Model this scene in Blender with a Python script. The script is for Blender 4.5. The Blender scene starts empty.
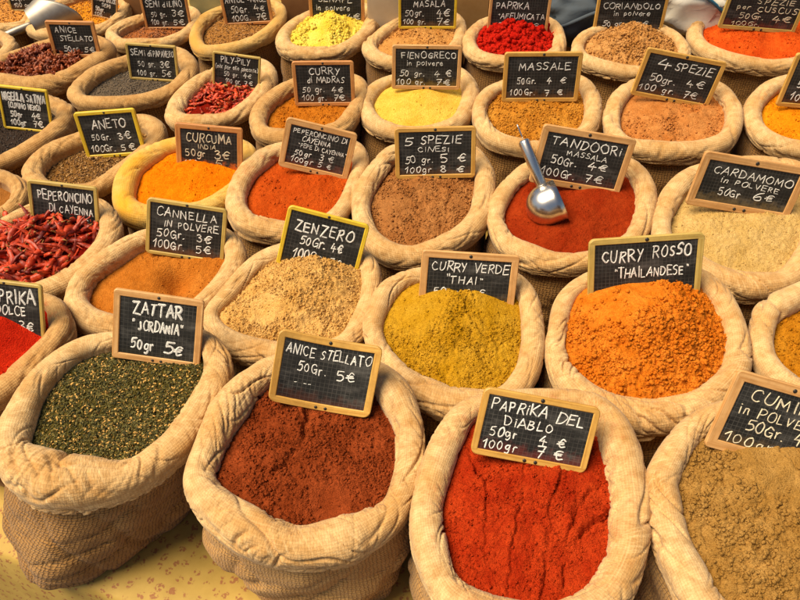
import bpy, bmesh, math, random
import numpy as np
from mathutils import Vector, Matrix

SC = bpy.context.scene
COL = SC.collection
R = math.radians

# ------------------------------------------------------------------ camera
Z_RIM = 0.31                      # height of the sack mouths above the table
CAM = np.array([0.0, 0.0, Z_RIM + 1.10])
PITCH = R(45)
FPX = 800.0
FWD = np.array([0, math.cos(PITCH), -math.sin(PITCH)])
RGT = np.array([1.0, 0, 0])
UPV = np.array([0, math.sin(PITCH), math.cos(PITCH)])

def ray(px, py):
    return FWD + RGT * ((px - 400) / FPX) + UPV * (-(py - 300) / FPX)

def hit(px, py, p0, n):
    d = ray(px, py)
    t = np.dot(np.asarray(p0) - CAM, n) / np.dot(d, n)
    return CAM + d * t, t

def hit_z(px, py, z):
    return hit(px, py, (0, 0, z), np.array([0, 0, 1.0]))[0]

cam_d = bpy.data.cameras.new('camera')
cam = bpy.data.objects.new('camera', cam_d)
COL.objects.link(cam)
cam.location = CAM
cam.rotation_euler = (R(90) - PITCH, 0, 0)
cam_d.sensor_width = 36
cam_d.lens = 36.0 * FPX / 800
cam_d.clip_start = 0.02
cam_d.clip_end = 3000
SC.camera = cam

# ------------------------------------------------------------------ noise
_rng = np.random.default_rng(7)
_P = _rng.permutation(256)
_P = np.concatenate([_P, _P])
_ang = _rng.random(256) * 2 * np.pi
_GX, _GY = np.cos(_ang), np.sin(_ang)

def perlin(x, y, wrap=0):
    x = np.asarray(x, float); y = np.asarray(y, float)
    xi = np.floor(x).astype(int); yi = np.floor(y).astype(int)
    xf, yf = x - xi, y - yi
    u = xf * xf * xf * (xf * (xf * 6 - 15) + 10)
    v = yf * yf * yf * (yf * (yf * 6 - 15) + 10)
    def g(ix, iy, fx, fy):
        if wrap: ix = ix % wrap
        h = _P[(_P[ix & 255] + iy) & 255]
        return _GX[h] * fx + _GY[h] * fy
    a = g(xi, yi, xf, yf); b = g(xi + 1, yi, xf - 1, yf)
    c = g(xi, yi + 1, xf, yf - 1); d = g(xi + 1, yi + 1, xf - 1, yf - 1)
    return (a + u * (b - a) + v * ((c + u * (d - c)) - (a + u * (b - a)))) * 1.5

def fbm(x, y, octs=4, gain=0.5):
    s = 0; a = 1.0
    for k in range(octs):
        s = s + a * perlin(x * 2 ** k + 17.3 * k, y * 2 ** k - 9.1 * k)
        a *= gain
    return s

# ------------------------------------------------------------------ object helpers
def new_mesh(name, verts, faces, mats=None, parent=None, uvs=None, fmat=None, smooth=True):
    me = bpy.data.meshes.new(name)
    me.from_pydata([tuple(v) for v in verts], [], [tuple(f) for f in faces])
    if uvs is not None:
        ul = me.uv_layers.new(name='UVMap')
        li = np.empty(len(me.loops), dtype=np.int32)
        me.loops.foreach_get('vertex_index', li)
        if len(uvs) == len(me.loops) and uvs.shape[0] != len(verts):
            ul.data.foreach_set('uv', np.asarray(uvs, dtype=np.float32).ravel())
        else:
            ul.data.foreach_set('uv', np.asarray(uvs, dtype=np.float32)[li].ravel())
    for m in (mats if isinstance(mats, (list, tuple)) else [mats]):
        if m: me.materials.append(m)
    if fmat is not None:
        me.polygons.foreach_set('material_index', np.asarray(fmat, dtype=np.int32))
    if smooth:
        me.polygons.foreach_set('use_smooth', np.ones(len(me.polygons), dtype=bool))
    me.update()
    o = bpy.data.objects.new(name, me)
    COL.objects.link(o)
    if parent: o.parent = parent
    return o

def empty(name, loc=(0, 0, 0)):
    o = bpy.data.objects.new(name, None)
    o.empty_display_size = 0.05
    COL.objects.link(o)
    o.location = loc
    return o

def tag(o, label, cat, group=None, kind=None):
    o['label'] = label
    o['category'] = cat
    if group: o['group'] = group
    if kind: o['kind'] = kind
    return o

def lin(c):
    return tuple(((v / 255) / 12.92 if v / 255 <= 0.04045 else ((v / 255 + 0.055) / 1.055) ** 2.4) for v in c)

# ------------------------------------------------------------------ materials
class NT:
    def __init__(self, name):
        self.m = bpy.data.materials.new(name)
        self.m.use_nodes = True
        self.t = self.m.node_tree
        self.b = self.t.nodes['Principled BSDF']
    def n(self, typ, **kw):
        nd = self.t.nodes.new(typ)
        for k, v in kw.items():
            if k.startswith('i_'):
                nd.inputs[k[2:].replace('_', ' ')].default_value = v
            else:
                setattr(nd, k, v)
        return nd
    def l(self, a, b): self.t.links.new(a, b)
    def math(self, op, a, b=None, c=None):
        nd = self.t.nodes.new('ShaderNodeMath'); nd.operation = op
        for i, v in enumerate((a, b, c)):
            if v is None: continue
            if isinstance(v, (int, float)): nd.inputs[i].default_value = v
            else: self.l(v, nd.inputs[i])
        return nd.outputs[0]
    def mix(self, fac, a, b, mode='MIX'):
        nd = self.t.nodes.new('ShaderNodeMix'); nd.data_type = 'RGBA'; nd.blend_type = mode
        for i, v in ((0, fac), (6, a), (7, b)):
            if isinstance(v, (int, float)): nd.inputs[i].default_value = v
            elif isinstance(v, tuple): nd.inputs[i].default_value = (*v[:3], 1)
            else: self.l(v, nd.inputs[i])
        return nd.outputs[2]
    def noise(self, vec, scale, detail=4, rough=0.6, dim='3D'):
        nd = self.n('ShaderNodeTexNoise')
        nd.noise_dimensions = dim
        nd.inputs['Scale'].default_value = scale
        nd.inputs['Detail'].default_value = detail
        nd.inputs['Roughness'].default_value = rough
        if vec is not None: self.l(vec, nd.inputs['Vector'])
        return nd.outputs['Fac']
    def ramp(self, fac, stops):
        nd = self.n('ShaderNodeValToRGB')
        cr = nd.color_ramp
        while len(cr.elements) < len(stops): cr.elements.new(0.5)
        for e, (p, c) in zip(cr.elements, stops):
            e.position = p
            e.color = (*c[:3], 1) if isinstance(c, tuple) else (c, c, c, 1)
        self.l(fac, nd.inputs[0])
        return nd.outputs[0]
    def bump(self, h, strength, dist):
        nd = self.n('ShaderNodeBump')
        nd.inputs['Strength'].default_value = strength
        nd.inputs['Distance'].default_value = dist
        self.l(h, nd.inputs['Height'])
        self.l(nd.outputs[0], self.b.inputs['Normal'])
        return nd
    def set(self, **kw):
        for k, v in kw.items():
            self.b.inputs[k.replace('_', ' ')].default_value = v

def mul(c, f): return tuple(min(1, v * f) for v in c)

def cloth_mat(name, base, dark, light, period, bump_s, stain=None, mottled=0.5, weave_c=0.35):
    """woven cloth: plain weave from the UV map (metres), slubs and blotches."""
    q = NT(name)
    uv = q.n('ShaderNodeUVMap').outputs[0]
    obj = q.n('ShaderNodeTexCoord').outputs['Object']
    wob = q.n('ShaderNodeTexNoise'); wob.inputs['Scale'].default_value = 60; wob.inputs['Detail'].default_value = 2
    q.l(uv, wob.inputs['Vector'])
    wv = q.n('ShaderNodeVectorMath', operation='MULTIPLY_ADD')
    q.l(wob.outputs['Color'], wv.inputs[0]); wv.inputs[1].default_value = (period * 1.1,) * 3; q.l(uv, wv.inputs[2])
    sp = q.n('ShaderNodeSeparateXYZ'); q.l(wv.outputs[0], sp.inputs[0])
    k = math.pi / period
    sx = q.math('SINE', q.math('MULTIPLY', sp.outputs[0], k))
    sy = q.math('SINE', q.math('MULTIPLY', sp.outputs[1], k))
    tx = q.math('ABSOLUTE', sx); ty = q.math('ABSOLUTE', sy)
    over = q.n('ShaderNodeClamp'); q.l(q.math('MULTIPLY_ADD', q.math('MULTIPLY', sx, sy), 2.0, 0.5), over.inputs[0])
    hx = q.math('MULTIPLY', tx, over.outputs[0]); hy = q.math('MULTIPLY', ty, q.math('SUBTRACT', 1.0, over.outputs[0]))
    weave = q.math('ADD', hx, hy)
    # slub: threads of uneven thickness
    mp = q.n('ShaderNodeMapping'); q.l(uv, mp.inputs[0]); mp.inputs['Scale'].default_value = (6, 260, 1)
    slub = q.noise(mp.outputs[0], 1.0, 3, 0.6)
    mp2 = q.n('ShaderNodeMapping'); q.l(uv, mp2.inputs[0]); mp2.inputs['Scale'].default_value = (260, 6, 1)
    slub2 = q.noise(mp2.outputs[0], 1.0, 3, 0.6)
    big = q.noise(obj, 9, 5, 0.65)
    fine = q.noise(obj, 70, 4, 0.7)
    c = q.mix(q.ramp(big, [(0.35, 0.0), (0.68, 1.0)]), base, light)
    c = q.mix(q.math('MULTIPLY', q.ramp(fine, [(0.3, 1.0), (0.62, 0.0)]), mottled), c, dark)
    c = q.mix(q.math('MULTIPLY', q.ramp(weave, [(0.12, 1.0), (0.62, 0.0)]), weave_c), c, dark)
    c = q.mix(q.math('MULTIPLY', q.ramp(slub, [(0.55, 0.0), (0.75, 1.0)]), 0.4), c, light)
    dn = q.noise(obj, 55, 5, 0.75)
    at = q.n('ShaderNodeAttribute', attribute_name='inner')
    oc = q.n('ShaderNodeObjectInfo')
    c = q.mix(q.math('MULTIPLY', q.ramp(dn, [(0.52, 0.0), (0.74, 0.7)]), at.outputs['Fac']), c, oc.outputs['Color'])
    if weave_c < 0.5:
        ms = q.n('ShaderNodeMapping'); q.l(uv, ms.inputs[0]); ms.vector_type = 'TEXTURE'; ms.inputs['Rotation'].default_value = (0, 0, 1.05); ms.inputs['Scale'].default_value = (1 / 20, 1 / 200, 1)
        s1 = q.noise(ms.outputs[0], 1.0, 4, 0.65)
        ms2 = q.n('ShaderNodeMapping'); q.l(uv, ms2.inputs[0]); ms2.vector_type = 'TEXTURE'; ms2.inputs['Rotation'].default_value = (0, 0, -1.2); ms2.inputs['Scale'].default_value = (1 / 12, 1 / 90, 1)
        s2 = q.noise(ms2.outputs[0], 1.0, 4, 0.65)
        pt = q.noise(obj, 13, 3, 0.6)
        c = q.mix(q.math('MULTIPLY', q.ramp(s2, [(0.52, 0.0), (0.70, 1.0)]), 0.28), c, dark)
        c = q.mix(q.math('MULTIPLY', q.ramp(s1, [(0.50, 0.0), (0.68, 1.0)]), q.math('MULTIPLY', q.ramp(pt, [(0.42, 0.1), (0.62, 1.0)]), 0.6)), c, mul(light, 1.12))
    if stain:
        st = q.noise(obj, 6, 4, 0.6)
        c = q.mix(q.ramp(st, [(0.46, 0.0), (0.66, 0.85)]), c, stain)
    q.l(c, q.b.inputs['Base Color'])
    q.set(Roughness=0.92)
    q.b.inputs['Specular IOR Level'].default_value = 0.15
    q.b.inputs['Sheen Weight'].default_value = 0.12
    h = q.math('ADD', q.math('MULTIPLY', weave, 0.6), q.math('MULTIPLY', q.math('ADD', slub, slub2), 0.5))
    if weave_c < 0.5: h = q.math('ADD', h, q.math('MULTIPLY', q.math('ADD', s1, s2), 1.1))
    q.bump(h, bump_s, 0.0022)
    return q.m

def powder_mat(name, col, dark=None, light=None, grain=1.0, spread=1.0):
    q = NT(name)
    obj = q.n('ShaderNodeTexCoord').outputs['Object']
    col = mul(lin(col), 1.28)
    dark = mul(lin(dark), 1.2) if dark else mul(col, 0.55)
    light = mul(lin(light), 1.28) if light else mul(col, 1.3)
    big = q.noise(obj, 22, 5, 0.65)
    mid = q.noise(obj, 130, 4, 0.7)
    fin = q.noise(obj, 520, 3, 0.75)
    vo = q.n('ShaderNodeTexVoronoi'); vo.inputs['Scale'].default_value = 330; q.l(obj, vo.inputs['Vector'])
    grn = q.math('SUBTRACT', 1.0, vo.outputs['Distance'])
    c = q.mix(q.ramp(big, [(0.35, 0.0), (0.7, 1.0)]), col, light)
    c = q.mix(q.math('MULTIPLY', q.ramp(mid, [(0.32, 1.0), (0.6, 0.0)]), 0.35 * spread), c, dark)
    c = q.mix(q.math('MULTIPLY', q.ramp(fin, [(0.34, 1.0), (0.52, 0.0)]), 0.45 * spread), c, dark)
    c = q.mix(q.math('MULTIPLY', q.ramp(fin, [(0.6, 0.0), (0.74, 1.0)]), 0.5 * spread), c, light)
    q.l(c, q.b.inputs['Base Color'])
    q.set(Roughness=1.0)
    q.b.inputs['Specular IOR Level'].default_value = 0.05
    h = q.math('ADD', q.math('ADD', q.math('MULTIPLY', mid, 0.9), q.math('MULTIPLY', fin, 0.7)), q.math('MULTIPLY', grn, 0.30))
    q.bump(h, 0.8 * grain, 0.0048)
    return q.m

def wood_mat(name, base, dark, gloss=0.5):
    q = NT(name)
    uv = q.n('ShaderNodeUVMap').outputs[0]
    info = q.n('ShaderNodeObjectInfo')
    mp = q.n('ShaderNodeMapping'); q.l(uv, mp.inputs[0]); mp.inputs['Scale'].default_value = (9, 190, 1)
    off = q.n('ShaderNodeCombineXYZ'); q.l(q.math('MULTIPLY', info.outputs['Random'], 30), off.inputs[0]); q.l(q.math('MULTIPLY', info.outputs['Random'], 77), off.inputs[1])
    q.l(off.outputs[0], mp.inputs['Location'])
    g = q.noise(mp.outputs[0], 1.0, 4, 0.6)
    obj = q.n('ShaderNodeTexCoord').outputs['Object']
    dirt = q.noise(obj, 35, 4, 0.7)
    c = q.mix(q.ramp(g, [(0.35, 1.0), (0.65, 0.0)]), base, dark)
    c = q.mix(q.math('MULTIPLY', q.ramp(dirt, [(0.3, 1.0), (0.55, 0.0)]), 0.45), c, mul(dark, 0.6))
    q.l(c, q.b.inputs['Base Color'])
    q.set(Roughness=gloss)
    q.bump(g, 0.15, 0.001)
    return q.m

def slate_mat(cells):
    q = NT('slate_board')
    uv = q.n('ShaderNodeUVMap').outputs[0]
    obj = q.n('ShaderNodeTexCoord').outputs['Object']
    sp = q.n('ShaderNodeSeparateXYZ'); q.l(uv, sp.inputs[0])
    def line(o):
        f = q.math('FRACT', q.math('MULTIPLY', o, cells))
        d = q.math('ABSOLUTE', q.math('SUBTRACT', f, 0.5))
        return q.math('GREATER_THAN', d, 0.435)
    ln = q.math('MAXIMUM', line(sp.outputs[0]), line(sp.outputs[1]))
    wear = q.noise(obj, 25, 4, 0.6)
    ln = q.math('MULTIPLY', ln, q.ramp(wear, [(0.36, 0.1), (0.6, 0.75)]))
    sm = q.noise(obj, 14, 5, 0.7)
    base = q.mix(q.ramp(sm, [(0.4, 0.0), (0.75, 1.0)]), (0.012, 0.012, 0.011), (0.036, 0.035, 0.031))
    c = q.mix(ln, base, (0.085, 0.08, 0.07))
    mp = q.n('ShaderNodeMapping'); q.l(uv, mp.inputs[0]); mp.inputs['Scale'].default_value = (14, 40, 1); mp.inputs['Rotation'].default_value = (0, 0, .5)
    sme = q.noise(mp.outputs[0], 1.0, 5, 0.65)
    c = q.mix(q.math('MULTIPLY', q.ramp(sme, [(0.52, 0.0), (0.75, 1.0)]), 0.35), c, (0.22, 0.21, 0.19))
    info = q.n('ShaderNodeObjectInfo')
    dn = q.noise(obj, 60, 5, 0.7)
    low = q.math('SUBTRACT', q.math('MULTIPLY', dn, 1.5), q.math('MULTIPLY', q.math('SUBTRACT', sp.outputs[1], 2.0), 26.0))
    c = q.mix(q.math('MULTIPLY', q.ramp(low, [(0.25, 0.0), (0.62, 1.0)]), info.outputs['Alpha']), c, info.outputs['Color'])
    q.l(c, q.b.inputs['Base Color'])
    q.set(Roughness=0.6)
    q.b.inputs['Specular IOR Level'].default_value = 0.25
    return q.m

def chalk_mat(name, col):
    q = NT(name)
    obj = q.n('ShaderNodeTexCoord').outputs['Object']
    f = q.noise(obj, 500, 3, 0.7)
    big = q.noise(obj, 40, 3, 0.6)
    c = q.mix(q.ramp(f, [(0.30, 1.0), (0.50, 0.0)]), col, (0.16, 0.16, 0.15))
    c = q.mix(q.math('MULTIPLY', q.ramp(big, [(0.35, 1.0), (0.55, 0.0)]), 0.3), c, (0.2, 0.2, 0.18))
    q.l(c, q.b.inputs['Base Color'])
    q.set(Roughness=1.0)
    return q.m

def simple_mat(name, col, rough=0.6, metal=0.0, noise=None, bump=None):
    q = NT(name)
    if noise:
        obj = q.n('ShaderNodeTexCoord').outputs['Object']
        f = q.noise(obj, noise[0], 5, 0.65)
        q.l(q.mix(q.ramp(f, [(0.35, 0.0), (0.65, 1.0)]), col, noise[1]), q.b.inputs['Base Color'])
        if bump: q.bump(f, bump, 0.003)
    else:
        q.set(Base_Color=(*col, 1))
    q.set(Roughness=rough, Metallic=metal)
    return q.m

CREAM = (0.53, 0.295, 0.097); CREAM_D = (0.29, 0.128, 0.027); CREAM_L = (0.75, 0.535, 0.265)
CUFFS = {
    'cream': cloth_mat('cream_cloth', CREAM, CREAM_D, CREAM_L, 0.0042, 0.35),
    'tan': cloth_mat('tan_cloth', (0.46, 0.24, 0.072), (0.24, 0.10, 0.02), (0.65, 0.42, 0.175), 0.0042, 0.4),
    'yellow': cloth_mat('turmeric_stained_cloth', (0.62, 0.40, 0.10), (0.42, 0.2, 0.02), (0.72, 0.5, 0.16), 0.0042, 0.35, stain=(0.70, 0.34, 0.015)),
    'amber': cloth_mat('amber_cloth', (0.60, 0.37, 0.12), (0.38, 0.2, 0.04), (0.68, 0.46, 0.18), 0.0042, 0.35, stain=(0.58, 0.30, 0.05)),
}
BURLAP = cloth_mat('brown_burlap', (0.31, 0.15, 0.038), (0.05, 0.018, 0.004), (0.42, 0.225, 0.07), 0.0058, 1.0, mottled=0.25, weave_c=0.95)
BURLAP_L = cloth_mat('light_burlap', (0.48, 0.25, 0.072), (0.14, 0.06, 0.015), (0.58, 0.34, 0.12), 0.0056, 1.0, mottled=0.25, weave_c=0.85)

FRAMES = {
    'pine': wood_mat('pine_wood', (0.74, 0.43, 0.165), (0.52, 0.25, 0.07)),
    'orange': wood_mat('orange_wood', (0.70, 0.33, 0.10), (0.48, 0.18, 0.04)),
    'honey': wood_mat('honey_wood', (0.70, 0.41, 0.09), (0.50, 0.25, 0.04)),
    'yellow': wood_mat('yellow_painted_wood', (0.80, 0.58, 0.03), (0.66, 0.43, 0.02)),
    'olive': wood_mat('olive_painted_wood', (0.62, 0.45, 0.12), (0.44, 0.29, 0.06)),
}
SLATE = slate_mat(135.0)
CHALK = chalk_mat('white_chalk', (0.86, 0.85, 0.78))
CHALK_Y = chalk_mat('cream_chalk', (0.80, 0.70, 0.48))
NAIL = simple_mat('dark_nail', (0.03, 0.025, 0.02), 0.5, 0.3)
# ------------------------------------------------------------------ sacks
def spline(pts, n):
    """closed Catmull-Rom through rows of pts, n samples spread evenly by length"""
    P = np.asarray(pts, float); m = len(P)
    T = np.linspace(0, m, m * 24, endpoint=False)
    i = T.astype(int); f = (T - i)[:, None]
    p0, p1, p2, p3 = P[(i - 1) % m], P[i], P[(i + 1) % m], P[(i + 2) % m]
    Q = 0.5 * ((2 * p1) + (-p0 + p2) * f + (2 * p0 - 5 * p1 + 4 * p2 - p3) * f ** 2 + (-p0 + 3 * p1 - 3 * p2 + p3) * f ** 3)
    seg = np.linalg.norm(np.roll(Q, -1, 0)[:, :2] - Q[:, :2], axis=1)
    s = np.concatenate([[0], np.cumsum(seg)])
    Qc = np.vstack([Q, Q[:1]])
    t = np.linspace(0, s[-1], n, endpoint=False)
    return np.stack([np.interp(t, s, Qc[:, k]) for k in range(P.shape[1])], 1)

TILT = 0.20
def area2(c):
    x, y = c[:, 0], c[:, 1]
    return np.sum(x * np.roll(y, -1) - np.roll(x, -1) * y)

class Mouth: pass

def make_mouth(ring, z0=Z_RIM, tilt=TILT, n=None):
    px = spline(ring, n or 180)
    cx, cy = px[:, 0].mean(), px[:, 1].mean()
    c0 = hit_z(cx, cy, z0)
    N = np.array([0, -tilt, 1.0]); N /= np.linalg.norm(N)
    C = np.empty((len(px), 3)); r = np.empty(len(px))
    for k, (x, y, h) in enumerate(px):
        p, t = hit(x, y, c0, N)
        C[k] = p; r[k] = h / FPX * t
    if area2(C) < 0:
        C = C[::-1].copy(); r = r[::-1].copy()
    M = Mouth()
    M.C, M.r, M.c0, M.N, M.tilt, M.n = C, r, c0, N, tilt, len(px)
    tan = np.roll(C, -1, 0) - np.roll(C, 1, 0)
    tan /= np.linalg.norm(tan, axis=1)[:, None]
    out = np.cross(tan, np.array([0, 0, 1.0])); out /= np.linalg.norm(out, axis=1)[:, None]
    k = np.array([1, 3, 5, 3, 1]) / 13.0
    out = sum(w * np.roll(out, s, 0) for w, s in zip(k, (-4, -2, 0, 2, 4)))
    out /= np.linalg.norm(out, axis=1)[:, None]
    M.out = out
    d = np.linalg.norm(np.roll(C, -1, 0) - C, axis=1)
    M.s = np.concatenate([[0], np.cumsum(d)])[:-1]; M.L = d.sum()
    M.cent = C.mean(0)
    rel = C[:, :2] - M.cent[:2]
    ang = np.arctan2(rel[:, 1], rel[:, 0]); rad = np.hypot(rel[:, 0], rel[:, 1])
    o = np.argsort(ang)
    M.ang = ang[o]; M.rad = rad[o]; M.tr = r[o]
    return M

def radial(M, x, y):
    dx, dy = x - M.cent[0], y - M.cent[1]
    a = np.arctan2(dy, dx)
    A = np.concatenate([M.ang - 2 * np.pi, M.ang, M.ang + 2 * np.pi])
    rr = np.interp(a, A, np.tile(M.rad, 3))
    tt = np.interp(a, A, np.tile(M.tr, 3))
    return np.hypot(dx, dy) / rr, rr, tt

def plane_z(M, x, y):
    return M.c0[2] + M.tilt * (y - M.c0[1])

def grid_faces(n, m, close=True):
    i = np.arange(n)[:, None]; j = np.arange(m - 1)[None, :]
    i2 = (i + 1) % n
    f = np.stack([i * m + j, i2 * m + j, i2 * m + j + 1, i * m + j + 1], -1).reshape(-1, 4)
    return f

def make_sack(spec, idx):
    M = make_mouth(spec['ring'], tilt=spec.get('tilt', TILT), n=spec.get('n', 180))
    big = M.n > 200
    rs = np.random.default_rng(100 + idx)
    root = empty('spice_sack', (M.cent[0], M.cent[1], 0.0))
    base = np.array([M.cent[0], M.cent[1], 0.0])
    n = M.n
    # --- rolled cuff
    nphi = 72 if big else 40
    phi = np.concatenate([np.linspace(R(195), R(-118), nphi)])
    S = (M.s / M.L)[:, None]
    PH = phi[None, :]
    off = rs.random() * 100
    warp = perlin(S * max(4, int(round(M.L / 0.10))) + 0 * PH, PH * 0.45 + off + 7, wrap=max(4, int(round(M.L / 0.10))))
    def wn(per, fy, sk, wp=0.0):
        P = max(4, int(round(M.L / per)))
        return perlin(S * P + PH * sk + warp * wp, PH * fy + off + 0 * S, wrap=P)
    s1, s2, s3 = rs.choice([-1, 1], 3)
    crease = lambda v, w_: np.clip(1 - np.abs(v) / w_, 0, 1) ** 1.6
    gate = lambda v: np.clip(0.35 + 1.5 * v, 0, 1)
    d = 0.085 * wn(0.13, 0.35, 0.2) + 0.05 * wn(0.07, 0.5, 0.2 * s1)
    d = d - 0.30 * gate(wn(0.11, 0.3, 0.0)) * crease(wn(0.085, 0.24, 0.55 * s1, .6), .13)
    d = d - 0.19 * gate(wn(0.09, 0.5, 0.3)) * crease(wn(0.042, 0.26, 0.8 * s2, .7), .15)
    d = d - 0.09 * gate(wn(0.08, 0.5, 0.3)) * crease(wn(0.021, 0.26, 1.0 * s3, .8), .20)
    d = d - 0.025 * gate(wn(0.10, 0.4, 0.3) + .1) * crease(wn(0.011, 0.20, 0.9 * s1, .8), .28)
    d = d - 0.07 * gate(wn(0.12, 0.9, 0.3)) * crease(wn(0.22, 0.95, 0.5 * s2, 1.0), .10)
    # the side of each fold swells a little: cloth pulled into pleats
    d = d + 0.06 * gate(wn(0.09, 0.5, 0.3)) * wn(0.042, 0.26, 0.8 * s2, .7)
    r = M.r[:, None] * (1.0 + d)
    # section: rounded over the top, hanging nearly straight to a loose hem on the outside
    cx_, sz_ = np.cos(phi), np.sin(phi)
    hang = np.clip((-phi - R(8)) / R(110), 0, 1)
    hx = 0.985 - 0.13 * hang; hz = -0.14 - 0.66 * np.clip(hang / 0.85, 0, 1)
    tuck = np.clip((hang - .85) / .15, 0, 1)
    hx = hx - 0.20 * tuck; hz = hz - 0.05 * tuck
    bl = np.clip((-phi - R(2)) / R(14), 0, 1)
    cx_ = cx_ * (1 - bl) + hx * bl; sz_ = sz_ * (1 - bl) + hz * bl
    wav = 1 + 0.22 * perlin(S * max(4, int(round(M.L / 0.16))), 0 * PH + off + 31, wrap=max(4, int(round(M.L / 0.16)))) + 0.05 * perlin(S * max(4, int(round(M.L / 0.04))), 0 * PH + off, wrap=max(4, int(round(M.L / 0.04))))
    V = M.C[:, None, :] + M.out[:, None, :] * (r * cx_[None, :])[..., None]
    V[..., 2] += r * np.where(sz_[None, :] < -.14, -.14 + (sz_[None, :] + .14) * wav, sz_[None, :])
    # inner wall under the contents
    k = 4
    inner = np.empty((n, k, 3))
    for j in range(k):
        f = 1 - j / k
        inner[:, j, :] = V[:, 0, :] - M.out * (0.25 * M.r * f)[:, None]
        inner[:, j, 2] -= f * (0.055 + M.r * 0.6)
    V = np.concatenate([inner, V], 1)
    m = V.shape[1]
    uv = np.empty((n, m, 2))
    uv[..., 0] = M.s[:, None]
    dl = np.concatenate([np.zeros((n, 1)), np.cumsum(np.linalg.norm(np.diff(V, axis=1), axis=2), 1)], 1)
    uv[..., 1] = dl.mean(0)[None, :]
    o = new_mesh('rolled_cuff', V.reshape(-1, 3) - base, grid_faces(n, m), CUFFS[spec.get('cuff', 'cream')], root, uv.reshape(-1, 2))
    at = o.data.attributes.new('inner', 'FLOAT', 'POINT')
    pa = np.concatenate([np.full(k, 1.0), np.clip((np.degrees(phi) - 60) / 90, 0, 1)])
    at.data.foreach_set('value', np.tile(pa, n).astype(np.float32))
    dc = spec['dust']; o.color = (*dc, 1)
    # --- burlap body
    mb = 40 if big else 22
    foot = spec.get('foot', 1.0)
    fp = None
    if spec.get('footpx'):
        q_ = spline([tuple(hit_z(x, y, 0.0)) for x, y in spec['footpx']], 400)
        fc = q_[:, :2].mean(0); fa = np.arctan2(q_[:, 1] - fc[1], q_[:, 0] - fc[0]); fr = np.hypot(q_[:, 1] - fc[1], q_[:, 0] - fc[0])
        od = np.argsort(fa); fa, fr = fa[od], fr[od]
        rel = M.C[:, :2] - M.cent[:2]; an = np.arctan2(rel[:, 1], rel[:, 0])
        rr_ = np.interp(an, np.concatenate([fa - 2 * np.pi, fa, fa + 2 * np.pi]), np.tile(fr, 3))
        fp = fc + np.stack([np.cos(an), np.sin(an)], 1) * rr_[:, None]
    sx, sy = spec.get('shift', (0, 0))
    V = np.empty((n, mb, 3))
    cxy = M.cent[:2]
    for j in range(mb):
        f = j / (mb - 1)
        top = M.C - M.out * (M.r * spec.get('inset', -0.15))[:, None]
        zt = M.C[:, 2] - 0.25 * M.r
        bulge = 0.10 * math.sin(math.pi * min(1, f * 1.05))
        sc = (1 - f) * 1.0 + f * foot + bulge
        P = top[:, :2] - cxy
        V[:, j, :2] = cxy + P * sc + np.array([sx, sy]) * f
        if fp is not None:
            g = f * f * (3 - 2 * f) * .5 + f * .5
            V[:, j, :2] = top[:, :2] * (1 - g) + fp * g + (top[:, :2] - cxy) * (.10 * math.sin(math.pi * f))
        V[:, j, 2] = zt * (1 - f) + 0.001 * f
    fy = np.linspace(0, 1, mb)[None, :]
    P1 = max(4, int(round(M.L / 0.09))); P2 = max(4, int(round(M.L / 0.035)))
    P3 = max(4, int(round(M.L / 0.15)))
    dd = 0.014 * perlin(S * P3 + fy * .8, fy * 2.2 + off, wrap=P3) + 0.009 * perlin(S * P1 + fy * 1.2, fy * 2.8 + off, wrap=P1) + 0.003 * perlin(S * P2 + fy, fy * 6 + off, wrap=P2)
    dd = dd - 0.007 * crease(perlin(S * P1 + fy * 2.0 * s1, fy * 1.6 + off + 3, wrap=P1), .25) - 0.006 * crease(perlin(S * P3 + fy * .6, fy * 4.5 + off + 9, wrap=P3), .2)
    dd = dd * np.clip(0.25 + 1.2 * fy, 0, 1)
    V += M.out[:, None, :] * dd[..., None]
    uv = np.empty((n, mb, 2)); uv[..., 0] = M.s[:, None] * 0.9; uv[..., 1] = fy * Z_RIM
    new_mesh('burlap_body', V.reshape(-1, 3) - base, grid_faces(n, mb), spec.get('burlap', BURLAP), root, uv.reshape(-1, 2))
    tag(root, spec['label'], 'sack', 'open spice sacks set out on the table')
    return M

# ------------------------------------------------------------------ heaps
def octa(L, W):
    v = np.array([[L, 0, 0], [-L, 0, 0], [0, W, 0], [0, -W, 0], [0, 0, W * .8], [0, 0, -W * .8],
                  [L * .6, W * .75, W * .3], [L * .6, -W * .75, W * .3], [-L * .6, W * .75, W * .3], [-L * .6, -W * .75, W * .3]])
    f = [(0, 6, 4), (0, 4, 7), (6, 2, 4), (2, 8, 4), (8, 1, 4), (1, 9, 4), (9, 3, 4), (3, 7, 4), (0, 2, 6), (0, 7, 3), (1, 8, 2), (1, 3, 9)]
    return v, np.array(f)

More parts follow.
